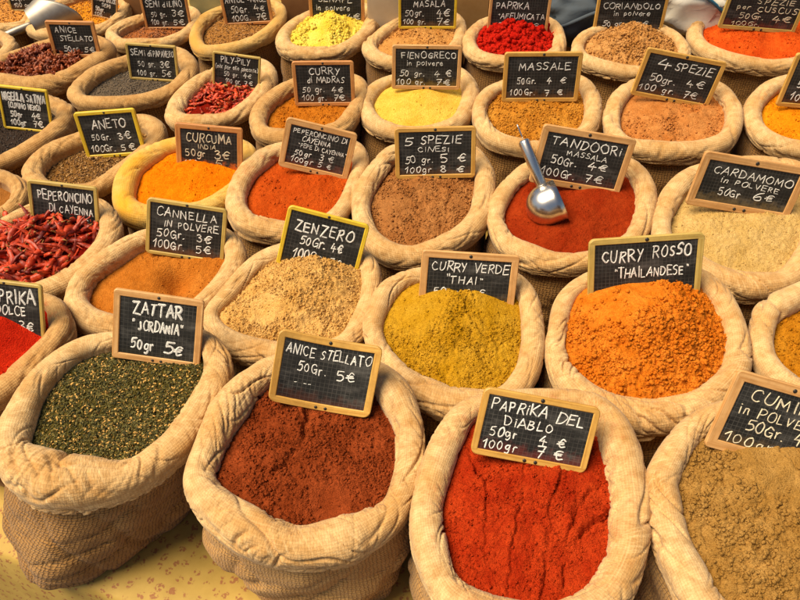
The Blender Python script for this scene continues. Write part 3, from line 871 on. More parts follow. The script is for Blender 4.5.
# name, ring, cuff cloth, label, heap dict, heap materials, heap name/label/cat
SACKS = [
 dict(key='zattar', n=620, footpx=P('14,520 22,560 42,590 78,586 130,556 192,514 200,480 170,440 100,430 35,460'), cuff='cream', label='burlap sack of green herb mix with the ZATTAR sign at the near left corner',
  ring=P('18,425,18 35,389,15 60,362,12 85,347,10 115,340,9 160,336,9 202,340,10 219,365,15 210,396,17 190,428,18 168,452,18 131,476,18 87,482,26 55,480,29 23,466,24 13,447,18'),
  col=(62,56,24), heap=dict(d=.012, m=.012, amp=(.006,.002,.0008), grains=(11000,.0032,.0016,4)), mats=[pm('herb_mix',(74,66,28),(38,34,12),(102,90,42))]+[simple_mat('herb_leaf',lin((86,80,34)),.9),simple_mat('herb_leaf_dark',lin((56,54,22)),.9),simple_mat('herb_leaf_pale',lin((118,104,48)),.9),simple_mat('sesame_seed',lin((206,160,80)),.6)],
  hn='herb_heap', hl='dark green dried herb and sesame mix heaped in the near left sack', hc='herb mix'),
 dict(key='anice', n=620, foot=.93, cuff='cream', burlap='L', label='burlap sack of dark red-brown powder with the curved ANICE STELLATO sign at the front',
  ring=P('200,472,16 212,441,16 228,411,19 253,382,16 285,364,12 330,360,11 368,370,13 391,390,17 407,420,15 410,446,15 408,477,16 394,510,16 365,530,20 343,540,24 297,546,22 253,532,24 220,511,20 202,490,17'),
  col=(128,56,22), heap=dict(crumbs=(21375,0.00055,0.00281), cpow=9.5, d=.014, m=.016, amp=(.014,.0040,.0017), billow=(71,0.0018), cracks=[([(305,412),(303,440),(285,462),(268,478)],.004,.007)], dents=[(330,500,20,-.006)]), mats=[pm('star_anise_powder',(122,52,20),(68,24,8),(154,72,34))],
  hn='spice_heap', hl='dark red-brown ground star anise heaped in the front sack', hc='spice powder'),
 dict(key='diablo', n=620, foot=.93, cuff='cream', burlap='L', label='burlap sack of bright red paprika with the PAPRIKA DEL DIABLO sign at the front edge',
  ring=P('426,510,16 436,470,17 450,436,16 467,412,12 500,401,10 550,398,10 592,405,13 615,435,19 626,475,20 630,520,21 624,568,21 596,608,22 550,628,24 500,624,27 462,606,22 442,583,17 429,545,18'),
  col=(178,40,14), heap=dict(crumbs=(16625,0.00044,0.00264), cpow=13.5, d=.010, m=.020, peak=(530,490), amp=(.006,.0018,.0013), cracks=[([(468,452),(482,480),(486,520),(485,552)],.0022,.006),([(523,470),(518,510),(514,545),(508,590)],.0018,.005),([(560,478),(550,510),(546,552),(540,600)],.0022,.006),([(592,492),(575,510),(566,540),(560,585)],.003,.008),([(608,512),(590,526),(580,535)],.0035,.010)]), mats=[pm('hot_paprika',(164,42,12),(106,18,5),(200,70,26),1.2)],
  hn='spice_heap', hl='bright red hot paprika powder with cracks in the front sack', hc='spice powder'),
 dict(key='cumin', n=620, foot=.93, cuff='cream', burlap='L', label='burlap sack of tan ground cumin at the near right corner of the stall',
  ring=P('661,480,17 663,503,18 672,542,19 688,575,21 706,610,23 745,648,25 800,660,26 860,640,24 895,590,20 900,520,19 885,460,18 840,424,14 780,410,12 725,412,12 697,426,13 678,447,15'),
  col=(172,130,66), heap=dict(crumbs=(21375,0.00066,0.00428), cpow=9.0, d=.008, m=.035, amp=(.010,.0055,.0015), billow=(58,0.0023), dents=[(775,470,40,.004)], cracks=[([(775,455),(790,475),(800,485)],.002,.004),([(770,500),(775,520)],.002,.004)]), mats=[pm('ground_cumin',(152,112,52),(104,70,26),(176,136,74))],
  hn='spice_heap', hl='lumpy tan ground cumin heaped in the near right sack', hc='spice powder'),
 dict(key='verde', n=340, cuff='cream', label='burlap sack of mustard-green curry powder with the CURRY VERDE sign',
  ring=P('373,325,11 383,299,12 398,284,10 420,276,9 470,272,8 508,277,9 527,298,11 532,325,12 532,352,12 524,378,13 500,401,14 455,404,17 425,394,17 400,379,15 381,355,12 375,340,10'),
  col=(176,128,20), heap=dict(crumbs=(19000,0.00055,0.00252), cpow=9.5, d=.008, m=.045, peak=(455,305), amp=(.010,.0036,.0012), billow=(78,0.0018), dents=[(418,310,28,.003),(495,310,22,.002)], cracks=[([(455,300),(470,330),(488,345)],.003,.007)]), mats=[pm('green_curry',(176,130,18),(128,84,6),(196,152,44))],
  hn='spice_heap', hl='mustard-green curry powder mounded in front of the CURRY VERDE sign', hc='spice powder'),
 dict(key='rosso', n=620, cuff='cream', label='burlap sack of orange crumbly curry with the CURRY ROSSO sign',
  ring=P('557,335,10 561,311,10 572,292,9 597,278,9 640,270,8 688,272,9 714,293,13 730,320,13 737,350,14 731,378,15 702,405,17 665,416,18 626,416,20 592,404,18 567,380,14 556,355,11'),
  col=(204,104,18), heap=dict(crumbs=(19000,0.00077,0.00453), cpow=8.1, d=.004, m=.062, peak=(650,315), amp=(.010,.0065,.0016), billow=(54,0.0036), dents=[(612,308,36,.004),(640,300,16,.0)]), mats=[pm('red_curry',(198,108,20),(150,64,8),(220,136,44))],
  hn='spice_heap', hl='crumbly orange red-curry powder piled high in front of the CURRY ROSSO sign', hc='spice powder'),
 dict(key='ochre', n=200, cuff='cream', label='burlap sack of ochre powder cut by the right edge, behind the near right CUMINO sign',
  ring=P('762,332,12 769,313,14 790,301,14 820,288,12 870,283,10 910,300,14 925,340,16 910,385,16 870,405,17 820,400,17 785,385,15 765,360,12'),
  col=(170,106,14), heap=dict(crumbs=(7125,0.00066,0.00315), cpow=9.5, d=.012, m=.02, amp=(.008,.003,.001), billow=(78,0.0014)), mats=[pm('ochre_spice',(170,106,14),(120,66,4),(190,130,34))],
  hn='spice_heap', hl='ochre powder in the sack at the right edge behind the CUMINO sign', hc='spice powder'),
 dict(key='zenzero', n=340, cuff='cream', label='burlap sack of pale ginger powder with the yellow-framed ZENZERO sign',
  ring=P('212,313,8 230,293,10 251,269,10 276,254,9 320,243,8 354,253,9 370,272,11 370,300,11 360,327,12 341,347,12 300,356,13 262,353,14 235,345,13 216,330,10'),
  col=(208,166,92), heap=dict(crumbs=(19000,0.00066,0.00273), cpow=9.0, d=.006, m=.050, peak=(320,285), amp=(.010,.0045,.0013), billow=(78,0.0027), dents=[(265,315,16,-.004)]), mats=[pm('ginger_powder',(202,156,84),(158,112,48),(218,178,112))],
  hn='spice_heap', hl='pale beige ginger powder mounded below the ZENZERO sign', hc='spice powder'),
 dict(key='cannella', n=220, cuff='cream', label='burlap sack of orange-brown cinnamon with the CANNELLA sign',
  ring=P('77,298,11 86,278,11 112,257,11 141,240,9 185,229,8 222,236,9 236,254,11 229,275,11 209,297,10 188,315,11 160,327,12 125,329,13 96,323,14 80,312,13'),
  col=(186,106,36), heap=dict(crumbs=(1781,0.00055,0.00226), cpow=12.5, d=.014, m=.004, amp=(.006,.0018,.0008), dents=[(176,277,13,-.030),(152,272,10,.008),(125,285,26,.004)]), mats=[pm('cinnamon_powder',(174,100,28),(128,66,14),(190,118,44))],
  hn='spice_heap', hl='smooth orange-brown cinnamon with a scooped dent, below the CANNELLA sign', hc='spice powder'),
 dict(key='dolce', n=200, cuff='tan', label='burlap sack of scarlet sweet paprika cut by the left edge, with the DOLCE sign',
  ring=P('50,304,9 60,318,12 61,335,14 42,357,14 15,381,14 -10,398,14 -50,405,15 -85,380,14 -95,340,13 -70,310,11 -30,299,9 15,295,8'),
  col=(204,30,12), heap=dict(crumbs=(2375,0.00055,0.00226), cpow=11.5, d=.006, m=.045, peak=(0,340), amp=(.006,.0018,.0008), dents=[(10,345,24,.004)]), mats=[pm('sweet_paprika',(180,32,12),(132,14,4),(208,50,22))],
  hn='spice_heap', hl='scarlet sweet paprika at the left edge below the DOLCE sign', hc='spice powder'),
 dict(key='cayenna', n=220, cuff='cream', label='burlap sack of whole dried red chillies with a PEPERONCINO sign, at the left',
  ring=P('105,212,9 111,234,12 98,258,13 75,277,13 45,291,12 15,298,12 -20,292,12 -45,265,12 -35,238,10 -5,229,8 20,216,7 50,204,7 85,203,8'),
  col=(120,18,8), heap=dict(d=.014, m=.028, amp=(.008,.002,.0005)), mats=[pm('chilli_dust',(120,18,8))],
  hn='chilli_bed', hl='dense mass of dried red chillies lying under the loose pods at the left', hc='dried chillies'),
 dict(key='leftmid', n=150, cuff='tan', label='burlap sack cut by the left edge, between the NIGELLA sign and the whole chillies',
  ring=P('20,193,9 13,182,8 -5,176,8 -30,172,8 -60,180,9 -70,205,9 -50,222,9 -20,222,9 5,214,9 16,204,9'),
  col=(140,90,40), heap=dict(d=.014, m=.0, amp=(.004,.0015,.0008)), mats=[pm('brown_spice',(140,90,40))],
  hn='spice_heap', hl='brown spice at the left edge between the NIGELLA sign and the whole chillies', hc='spice powder'),
 dict(key='curcuma', n=200, cuff='yellow', label='burlap sack stained yellow round its mouth, full of orange turmeric with the CURCUMA sign',
  ring=P('125,191,12 133,171,12 154,155,11 176,146,9 210,141,8 243,148,8 251,162,9 243,180,8 225,198,9 200,211,10 165,217,12 138,216,13 126,206,12'),
  col=(226,112,4), heap=dict(crumbs=(1282,0.00061,0.00214), cpow=10.5, d=.008, m=.030, peak=(200,170), amp=(.010,.0018,.0007), dents=[(170,190,16,-.006)]), mats=[pm('turmeric',(226,112,4),(180,74,0),(238,140,14))],
  hn='spice_heap', hl='vivid orange turmeric heaped below the CURCUMA sign', hc='spice powder'),
 dict(key='cayenna_powder', n=200, cuff='cream', label='burlap sack of red-orange cayenne powder with the five-line PEPERONCINO sign',
  ring=P('236,205,11 241,185,11 257,164,11 280,151,9 320,143,8 353,148,8 361,165,9 354,188,9 343,209,9 325,226,11 300,233,12 270,231,12 246,222,12'),
  col=(184,66,12), heap=dict(crumbs=(1567,0.00061,0.00302), cpow=13.5, d=.012, m=.016, amp=(.008,.0018,.0007)), mats=[pm('cayenne_powder',(172,66,14),(126,38,4),(194,86,26))],
  hn='spice_heap', hl='red-orange cayenne powder below the five-line PEPERONCINO sign', hc='spice powder'),
 dict(key='cinque', n=220, cuff='cream', label='burlap sack of brown five-spice powder with the 5 SPEZIE CINESI sign',
  ring=P('361,209,10 366,188,11 382,166,11 399,152,9 435,146,8 470,151,8 484,172,10 484,196,11 478,219,12 462,236,12 440,248,12 414,257,12 389,253,12 369,237,11'),
  col=(168,108,58), heap=dict(crumbs=(14250,0.00066,0.00315), cpow=9.5, d=.012, m=.018, amp=(.010,.0038,.0012), dents=[(395,205,14,.002)], cracks=[([(447,205),(446,218),(440,228)],.003,.006)]), mats=[pm('five_spice',(156,100,52),(108,64,28),(178,124,72))],
  hn='spice_heap', hl='brown five-spice powder below the 5 SPEZIE CINESI sign', hc='spice powder'),
 dict(key='tandoori', n=240, cuff='cream', label='burlap sack of deep red tandoori powder holding a round steel scoop',
  ring=P('496,222,9 500,201,9 514,183,9 536,168,9 580,160,8 625,166,10 643,186,11 645,208,11 638,232,11 620,251,11 590,261,11 560,264,12 530,257,13 507,244,11'),
  col=(150,44,10), heap=dict(crumbs=(2077,0.00055,0.00176), cpow=10.5, d=.010, m=.022, amp=(.012,.0016,.0007), dents=[(545,212,17,-.010),(600,195,26,.006)]), mats=[pm('tandoori_powder',(136,40,10),(92,22,4),(160,58,20))],
  hn='spice_heap', hl='deep red tandoori powder round the steel scoop', hc='spice powder'),
 dict(key='cardamomo', n=220, cuff='cream', label='burlap sack of pale cardamom powder with the CARDAMOMO sign, at the right',
  ring=P('661,229,10 666,208,11 680,187,11 700,173,9 750,164,8 795,170,9 812,190,11 818,220,12 808,255,13 785,281,13 750,287,15 716,278,14 685,260,13 667,246,11'),
  col=(204,172,108), heap=dict(crumbs=(2493,0.00061,0.00220), cpow=11.5, d=.008, m=.020, amp=(.010,.0024,.0010), cracks=[([(730,235),(760,243),(785,240)],.004,.003)]), mats=[pm('cardamom_powder',(188,154,88),(146,112,52),(206,174,114))],
  hn='spice_heap', hl='pale grey-beige cardamom powder below the CARDAMOMO sign', hc='spice powder'),
 dict(key='aneto', n=180, cuff='tan', label='burlap sack of brown dill seed with the yellow-framed ANETO sign',
  ring=P('33,174,11 48,155,10 75,143,9 110,130,8 142,122,8 158,134,10 145,153,9 119,174,9 95,189,9 65,193,10 42,189,11'),
  col=(120,84,42), heap=dict(d=.014, m=.004, amp=(.004,.0015,.0008), grains=(2600,.0038,.0016,3)), mats=[pm('dill_dust',(120,84,42))]+[simple_mat('dill_seed',lin((146,106,56)),.8),simple_mat('dill_seed_dark',lin((104,70,34)),.8),simple_mat('dill_seed_pale',lin((184,144,86)),.8)],
  hn='seed_heap', hl='brown dill seed below the yellow-framed ANETO sign', hc='seeds'),
 dict(key='nigella', n=170, cuff='tan', label='burlap sack of black nigella seed with the yellow-framed NIGELLA sign, at the left edge',
  ring=P('59,107,8 66,120,10 46,140,10 16,158,10 -15,168,10 -50,160,10 -70,135,9 -60,112,8 -25,99,8 20,95,7'),
  col=(52,42,36), heap=dict(d=.012, m=.012, amp=(.003,.0008,.0006), grains=(2200,.0022,.0014,2)), mats=[pm('nigella_dust',(52,42,36))]+[simple_mat('nigella_seed',lin((48,40,36)),.7),simple_mat('nigella_seed_worn',lin((74,62,52)),.7)],
  hn='seed_heap', hl='black nigella seed below the yellow-framed NIGELLA sign', hc='seeds'),
 dict(key='staranise', n=160, cuff='tan', label='burlap sack of whole star anise pods, at the far left',
  ring=P('107,53,9 91,65,9 66,80,10 35,87,11 5,84,11 -25,78,9 -30,68,7 -5,63,6 20,54,5 45,46,6 75,41,7 98,43,7'),
  col=(96,38,14), heap=dict(d=.008, m=.022, amp=(.004,.002,.0005)), mats=[pm('star_anise_bits',(96,38,14))],
  hn='anise_bed', hl='dense mass of star anise lying under the loose pods at the far left', hc='star anise'),
 dict(key='papavero', n=170, cuff='tan', label='burlap sack of grey poppy seed with the SEMI di PAPAVERO sign',
  ring=P('78,92,9 95,77,9 118,66,8 150,56,7 178,55,8 190,70,9 178,88,9 155,98,8 125,104,8 95,104,8 81,101,8'),
  col=(92,80,66), heap=dict(d=.012, m=.006, amp=(.004,.001,.0006), grains=(2200,.0020,.0016,2)), mats=[pm('poppy_dust',(92,80,66))]+[simple_mat('poppy_seed',lin((84,74,64)),.7),simple_mat('poppy_seed_pale',lin((128,112,92)),.7)],
  hn='seed_heap', hl='fine grey poppy seed below the SEMI di PAPAVERO sign', hc='seeds'),
 dict(key='pily', n=170, cuff='cream', label='burlap sack of small red chillies with the leaning PILY-PILY sign',
  ring=P('175,115,10 184,98,10 203,82,9 230,69,7 257,64,7 269,76,9 264,92,9 250,107,9 230,118,8 205,124,10 184,124,10'),
  col=(112,20,8), heap=dict(d=.012, m=.022, amp=(.005,.002,.0005)), mats=[pm('small_chilli_dust',(112,20,8))],
  hn='chilli_bed', hl='dense mass of small red chillies below the PILY-PILY sign', hc='dried chillies'),
 dict(key='madras', n=170, cuff='tan', label='burlap sack of ochre curry powder with the CURRY di MADRAS sign',
  ring=P('258,123,9 264,107,9 282,93,9 305,84,8 335,79,7 357,84,8 361,98,8 351,117,9 338,130,10 310,138,10 280,138,10 264,134,9'),
  col=(172,96,18), heap=dict(crumbs=(2968,0.00077,0.00283), cpow=9.5, d=.012, m=.010, amp=(.008,.0022,.0008)), mats=[pm('madras_curry',(172,96,18),(124,60,6),(192,120,36))],
  hn='spice_heap', hl='ochre madras curry powder below the CURRY di MADRAS sign', hc='spice powder'),
 dict(key='fieno', n=180, cuff='cream', label='burlap sack of bright yellow fenugreek powder with the FIENOGRECO sign',
  ring=P('366,109,8 373,93,8 390,83,7 420,77,6 454,72,7 470,89,9 467,108,9 456,124,9 430,134,9 400,134,9 376,125,9'),
  col=(228,182,58), heap=dict(crumbs=(2850,0.00072,0.00226), cpow=10.5, d=.006, m=.026, amp=(.006,.0012,.0006), dents=[(415,105,40,.002)]), mats=[pm('fenugreek_powder',(214,168,60),(184,136,28),(238,200,92))],
  hn='spice_heap', hl='smooth bright yellow fenugreek powder below the FIENOGRECO sign', hc='spice powder'),
 dict(key='massale', n=180, cuff='cream', label='burlap sack of golden-brown powder with the MASSALE sign',
  ring=P('479,115,8 486,97,8 503,87,7 540,79,6 578,82,7 591,98,9 592,118,9 583,135,9 555,148,8 520,147,9 492,138,10'),
  col=(188,120,34), heap=dict(crumbs=(11875,0.00077,0.00346), cpow=8.5, d=.010, m=.016, amp=(.007,.0030,.0011), billow=(78,0.0014)), mats=[pm('massale_powder',(178,114,34),(138,82,14),(206,146,58))],
  hn='spice_heap', hl='golden-brown massale powder below the MASSALE sign', hc='spice powder'),
 dict(key='quattro', n=190, cuff='cream', label='burlap sack of light brown powder with the tilted 4 SPEZIE sign',
  ring=P('612,120,9 618,101,9 635,87,8 675,80,6 714,88,8 731,105,9 733,125,9 722,143,10 695,151,11 660,152,11 630,147,9 615,136,9'),
  col=(190,118,56), heap=dict(crumbs=(5343,0.00077,0.00377), cpow=9.0, d=.010, m=.016, amp=(.012,.0040,.0010), dents=[(645,106,22,.006),(690,124,14,.007)], billow=(78,0.0009), cracks=[([(640,118),(670,118),(700,112)],.005,.006)]), mats=[pm('four_spice',(178,110,52),(138,80,30),(206,142,80))],
  hn='spice_heap', hl='light brown four-spice powder below the tilted 4 SPEZIE sign', hc='spice powder'),
 dict(key='farright', n=170, cuff='cream', label='burlap sack of yellow-orange powder cut by the right edge, beside the 4 SPEZIE sack',
  ring=P('752,115,9 757,101,9 775,87,9 810,79,7 850,86,9 868,110,10 860,140,10 830,152,10 800,150,10 775,144,10 758,132,9'),
  col=(214,124,10), heap=dict(crumbs=(3562,0.00077,0.00315), cpow=9.5, d=.010, m=.016, amp=(.008,.0026,.0009), dents=[(782,118,10,-.003)]), mats=[pm('yellow_curry',(214,124,10),(160,78,2),(232,152,24))],
  hn='spice_heap', hl='yellow-orange powder in the sack at the right edge beside the 4 SPEZIE sack', hc='spice powder'),
 dict(key='coriandolo', n=160, cuff='cream', label='burlap sack of crumbly ground coriander with the CORIANDOLO sign, in the back row',
  ring=P('578,50,7 585,38,7 605,29,6 635,23,5 665,32,6 680,44,6 683,58,7 665,72,8 630,73,8 600,67,8 583,61,8'),
  col=(190,134,70), heap=dict(crumbs=(8312,0.00099,0.00478), cpow=7.7, d=.004, m=.040, peak=(630,38), amp=(.008,.0055,.0013), billow=(52,0.0045)), mats=[pm('coriander_powder',(176,122,62),(140,92,40),(208,158,98))],
  hn='spice_heap', hl='crumbly light brown coriander mounded below the CORIANDOLO sign', hc='spice powder'),
 dict(key='cuscus', n=160, cuff='cream', label='burlap sack of orange-red powder with the SPEZIE per CUSCUS sign, at the far right',
  ring=P('694,35,8 701,23,7 722,14,6 755,8,5 795,14,6 818,30,8 822,48,8 805,62,8 775,67,8 740,63,9 712,55,9 699,46,8'),
  col=(202,72,14), heap=dict(crumbs=(2612,0.00077,0.00346), cpow=9.5, d=.004, m=.026, amp=(.008,.0022,.0009), dents=[(770,48,14,-.006)]), mats=[pm('couscous_spice',(186,64,16),(150,40,4),(220,96,30))],
  hn='spice_heap', hl='orange-red couscous spice below the SPEZIE per CUSCUS sign', hc='spice powder'),
 dict(key='affumicata', n=150, cuff='cream', label='burlap sack of clumpy red paprika with the AFFUMICATA sign, in the back row',
  ring=P('469,45,8 474,33,7 487,23,6 520,15,5 550,24,6 559,38,7 555,55,8 530,64,8 500,63,8 478,57,8'),
  col=(200,26,14), heap=dict(crumbs=(3800,0.00165,0.00944), cpow=6.9, d=.004, m=.030, peak=(515,35), amp=(.008,.0060,.001), billow=(41,0.0063)), mats=[pm('smoked_paprika',(178,24,14),(112,8,4),(198,42,24))],
  hn='spice_heap', hl='clumpy red smoked paprika below the AFFUMICATA sign', hc='spice powder'),
 dict(key='masala', n=150, cuff='cream', label='burlap sack of brown powder with the yellow-framed MASALA sign, in the back row',
  ring=P('370,50,8 380,37,7 400,23,6 430,13,5 454,17,5 461,28,6 457,45,7 440,60,8 410,64,8 385,62,8'),
  col=(190,132,66), heap=dict(crumbs=(3135,0.00083,0.00377), cpow=9.5, d=.006, m=.018, amp=(.008,.0030,.001), dents=[(395,48,12,.002)]), mats=[pm('masala_powder',(190,132,66),(140,90,34),(208,156,92))],
  hn='spice_heap', hl='brown masala powder below the yellow-framed MASALA sign', hc='spice powder'),
 dict(key='senape', n=150, cuff='cream', label='burlap sack of pale yellow mustard powder with the SENAPE sign, in the back row',
  ring=P('283,42,8 290,29,7 306,18,6 335,8,5 364,9,6 372,22,8 360,40,8 338,53,8 310,55,8 291,51,8'),
  col=(240,200,66), heap=dict(crumbs=(4275,0.00110,0.00598), cpow=7.7, d=.004, m=.034, peak=(330,28), amp=(.008,.0040,.001), billow=(58,0.0032), dents=[(318,42,10,.001)]), mats=[pm('mustard_powder',(240,200,66),(204,154,34),(248,218,110))],
  hn='spice_heap', hl='pale yellow mustard powder mounded below the SENAPE sign', hc='spice powder'),
 dict(key='semi', n=150, cuff='amber', label='burlap sack with a yellowed mouth full of brown seed, in the back row',
  ring=P('196,36,7 200,26,7 215,15,6 245,5,5 274,5,5 281,16,6 272,30,7 255,42,7 230,50,7 207,52,7 198,46,7'),
  col=(150,104,52), heap=dict(d=.010, m=.006, amp=(.004,.0015,.0008), grains=(1300,.0035,.0016,2)), mats=[pm('anise_seed_dust',(150,104,52))]+[simple_mat('anise_seed',lin((176,130,74)),.8),simple_mat('anise_seed_dark',lin((134,90,44)),.8)],
  hn='seed_heap', hl='brown seed in the yellow-mouthed sack of the back row', hc='seeds'),
 dict(key='lino', n=150, cuff='cream', label='burlap sack of flax seed with the SEMI di LINO sign, in the back row',
  ring=P('112,36,7 122,28,7 140,21,6 165,12,5 190,11,5 196,21,6 186,34,6 165,43,6 140,45,7 121,45,7'),
  col=(150,90,48), heap=dict(d=.012, m=.006, amp=(.004,.0015,.0008), grains=(1300,.0035,.0018,2)), mats=[pm('flax_dust',(150,90,48))]+[simple_mat('flax_seed',lin((170,108,62)),.6),simple_mat('flax_seed_dark',lin((128,74,38)),.6)],
  hn='seed_heap', hl='reddish-brown flax seed below the SEMI di LINO sign', hc='seeds'),
 dict(key='cumino_dolce', n=150, cuff='cream', label='burlap sack of golden seed holding the big grey scoop, at the far left',
  ring=P('31,28,6 35,17,5 52,8,5 85,-3,5 113,-3,5 126,6,6 118,20,6 102,30,6 75,34,7 50,35,7 37,33,6'),
  col=(196,126,30), heap=dict(d=.008, m=.010, amp=(.004,.0015,.0008), grains=(1200,.0034,.0016,2)), mats=[pm('golden_dust',(196,126,30))]+[simple_mat('golden_seed',lin((214,146,44)),.8),simple_mat('golden_seed_dark',lin((176,108,24)),.8)],
  hn='seed_heap', hl='golden seed under the big grey scoop', hc='seeds'),
 dict(key='corner', n=130, cuff='cream', label='burlap sack of tan crushed seed in the far left corner',
  ring=P('27,21,5 20,27,6 -5,29,6 -35,25,6 -50,12,6 -40,1,5 0,-6,4 28,-3,4 32,9,5'),
  col=(190,130,62), heap=dict(d=.006, m=.014, amp=(.004,.002,.0008), grains=(1200,.0032,.0018,2)), mats=[pm('tan_dust',(190,130,62))]+[simple_mat('tan_seed',lin((208,150,80)),.8),simple_mat('tan_seed_dark',lin((168,110,54)),.8)],
  hn='seed_heap', hl='tan crushed seed in the far left corner sack', hc='seeds'),
 dict(key='leftedge', n=130, cuff='cream', label='burlap sack cut by the left edge, between the star anise and the far left corner',
  ring=P('11,48,7 4,38,6 -15,34,6 -40,39,6 -48,52,7 -30,62,7 -5,60,6'),
  col=(110,70,34), heap=dict(d=.012, m=.0, amp=(.004,.002,.0008)), mats=[pm('dark_spice',(110,70,34))],
  hn='spice_heap', hl='brown spice at the left edge beyond the star anise', hc='spice powder'),
]

MOUTH = {}; HEAP = {}; HEAP_SPEC = {}; DUST = {}
for i, s in enumerate(SACKS):
    if s.get('burlap') == 'L': s['burlap'] = BURLAP_L
    s['dust'] = lin(s['heap'].get('col', s.get('col', (120, 80, 40))))
    DUST[s['key']] = s['dust']
    M = make_sack(s, i)
    step = 0.0019 if s['n'] >= 260 else (0.0026 if s['n'] >= 200 else 0.0034)
    HEAP[s['key']] = make_heap(M, s['heap'], s['hn'], s['mats'], s['hl'], s['hc'], 40 + i, step)
    MOUTH[s['key']] = M; HEAP_SPEC[s['key']] = s['heap']

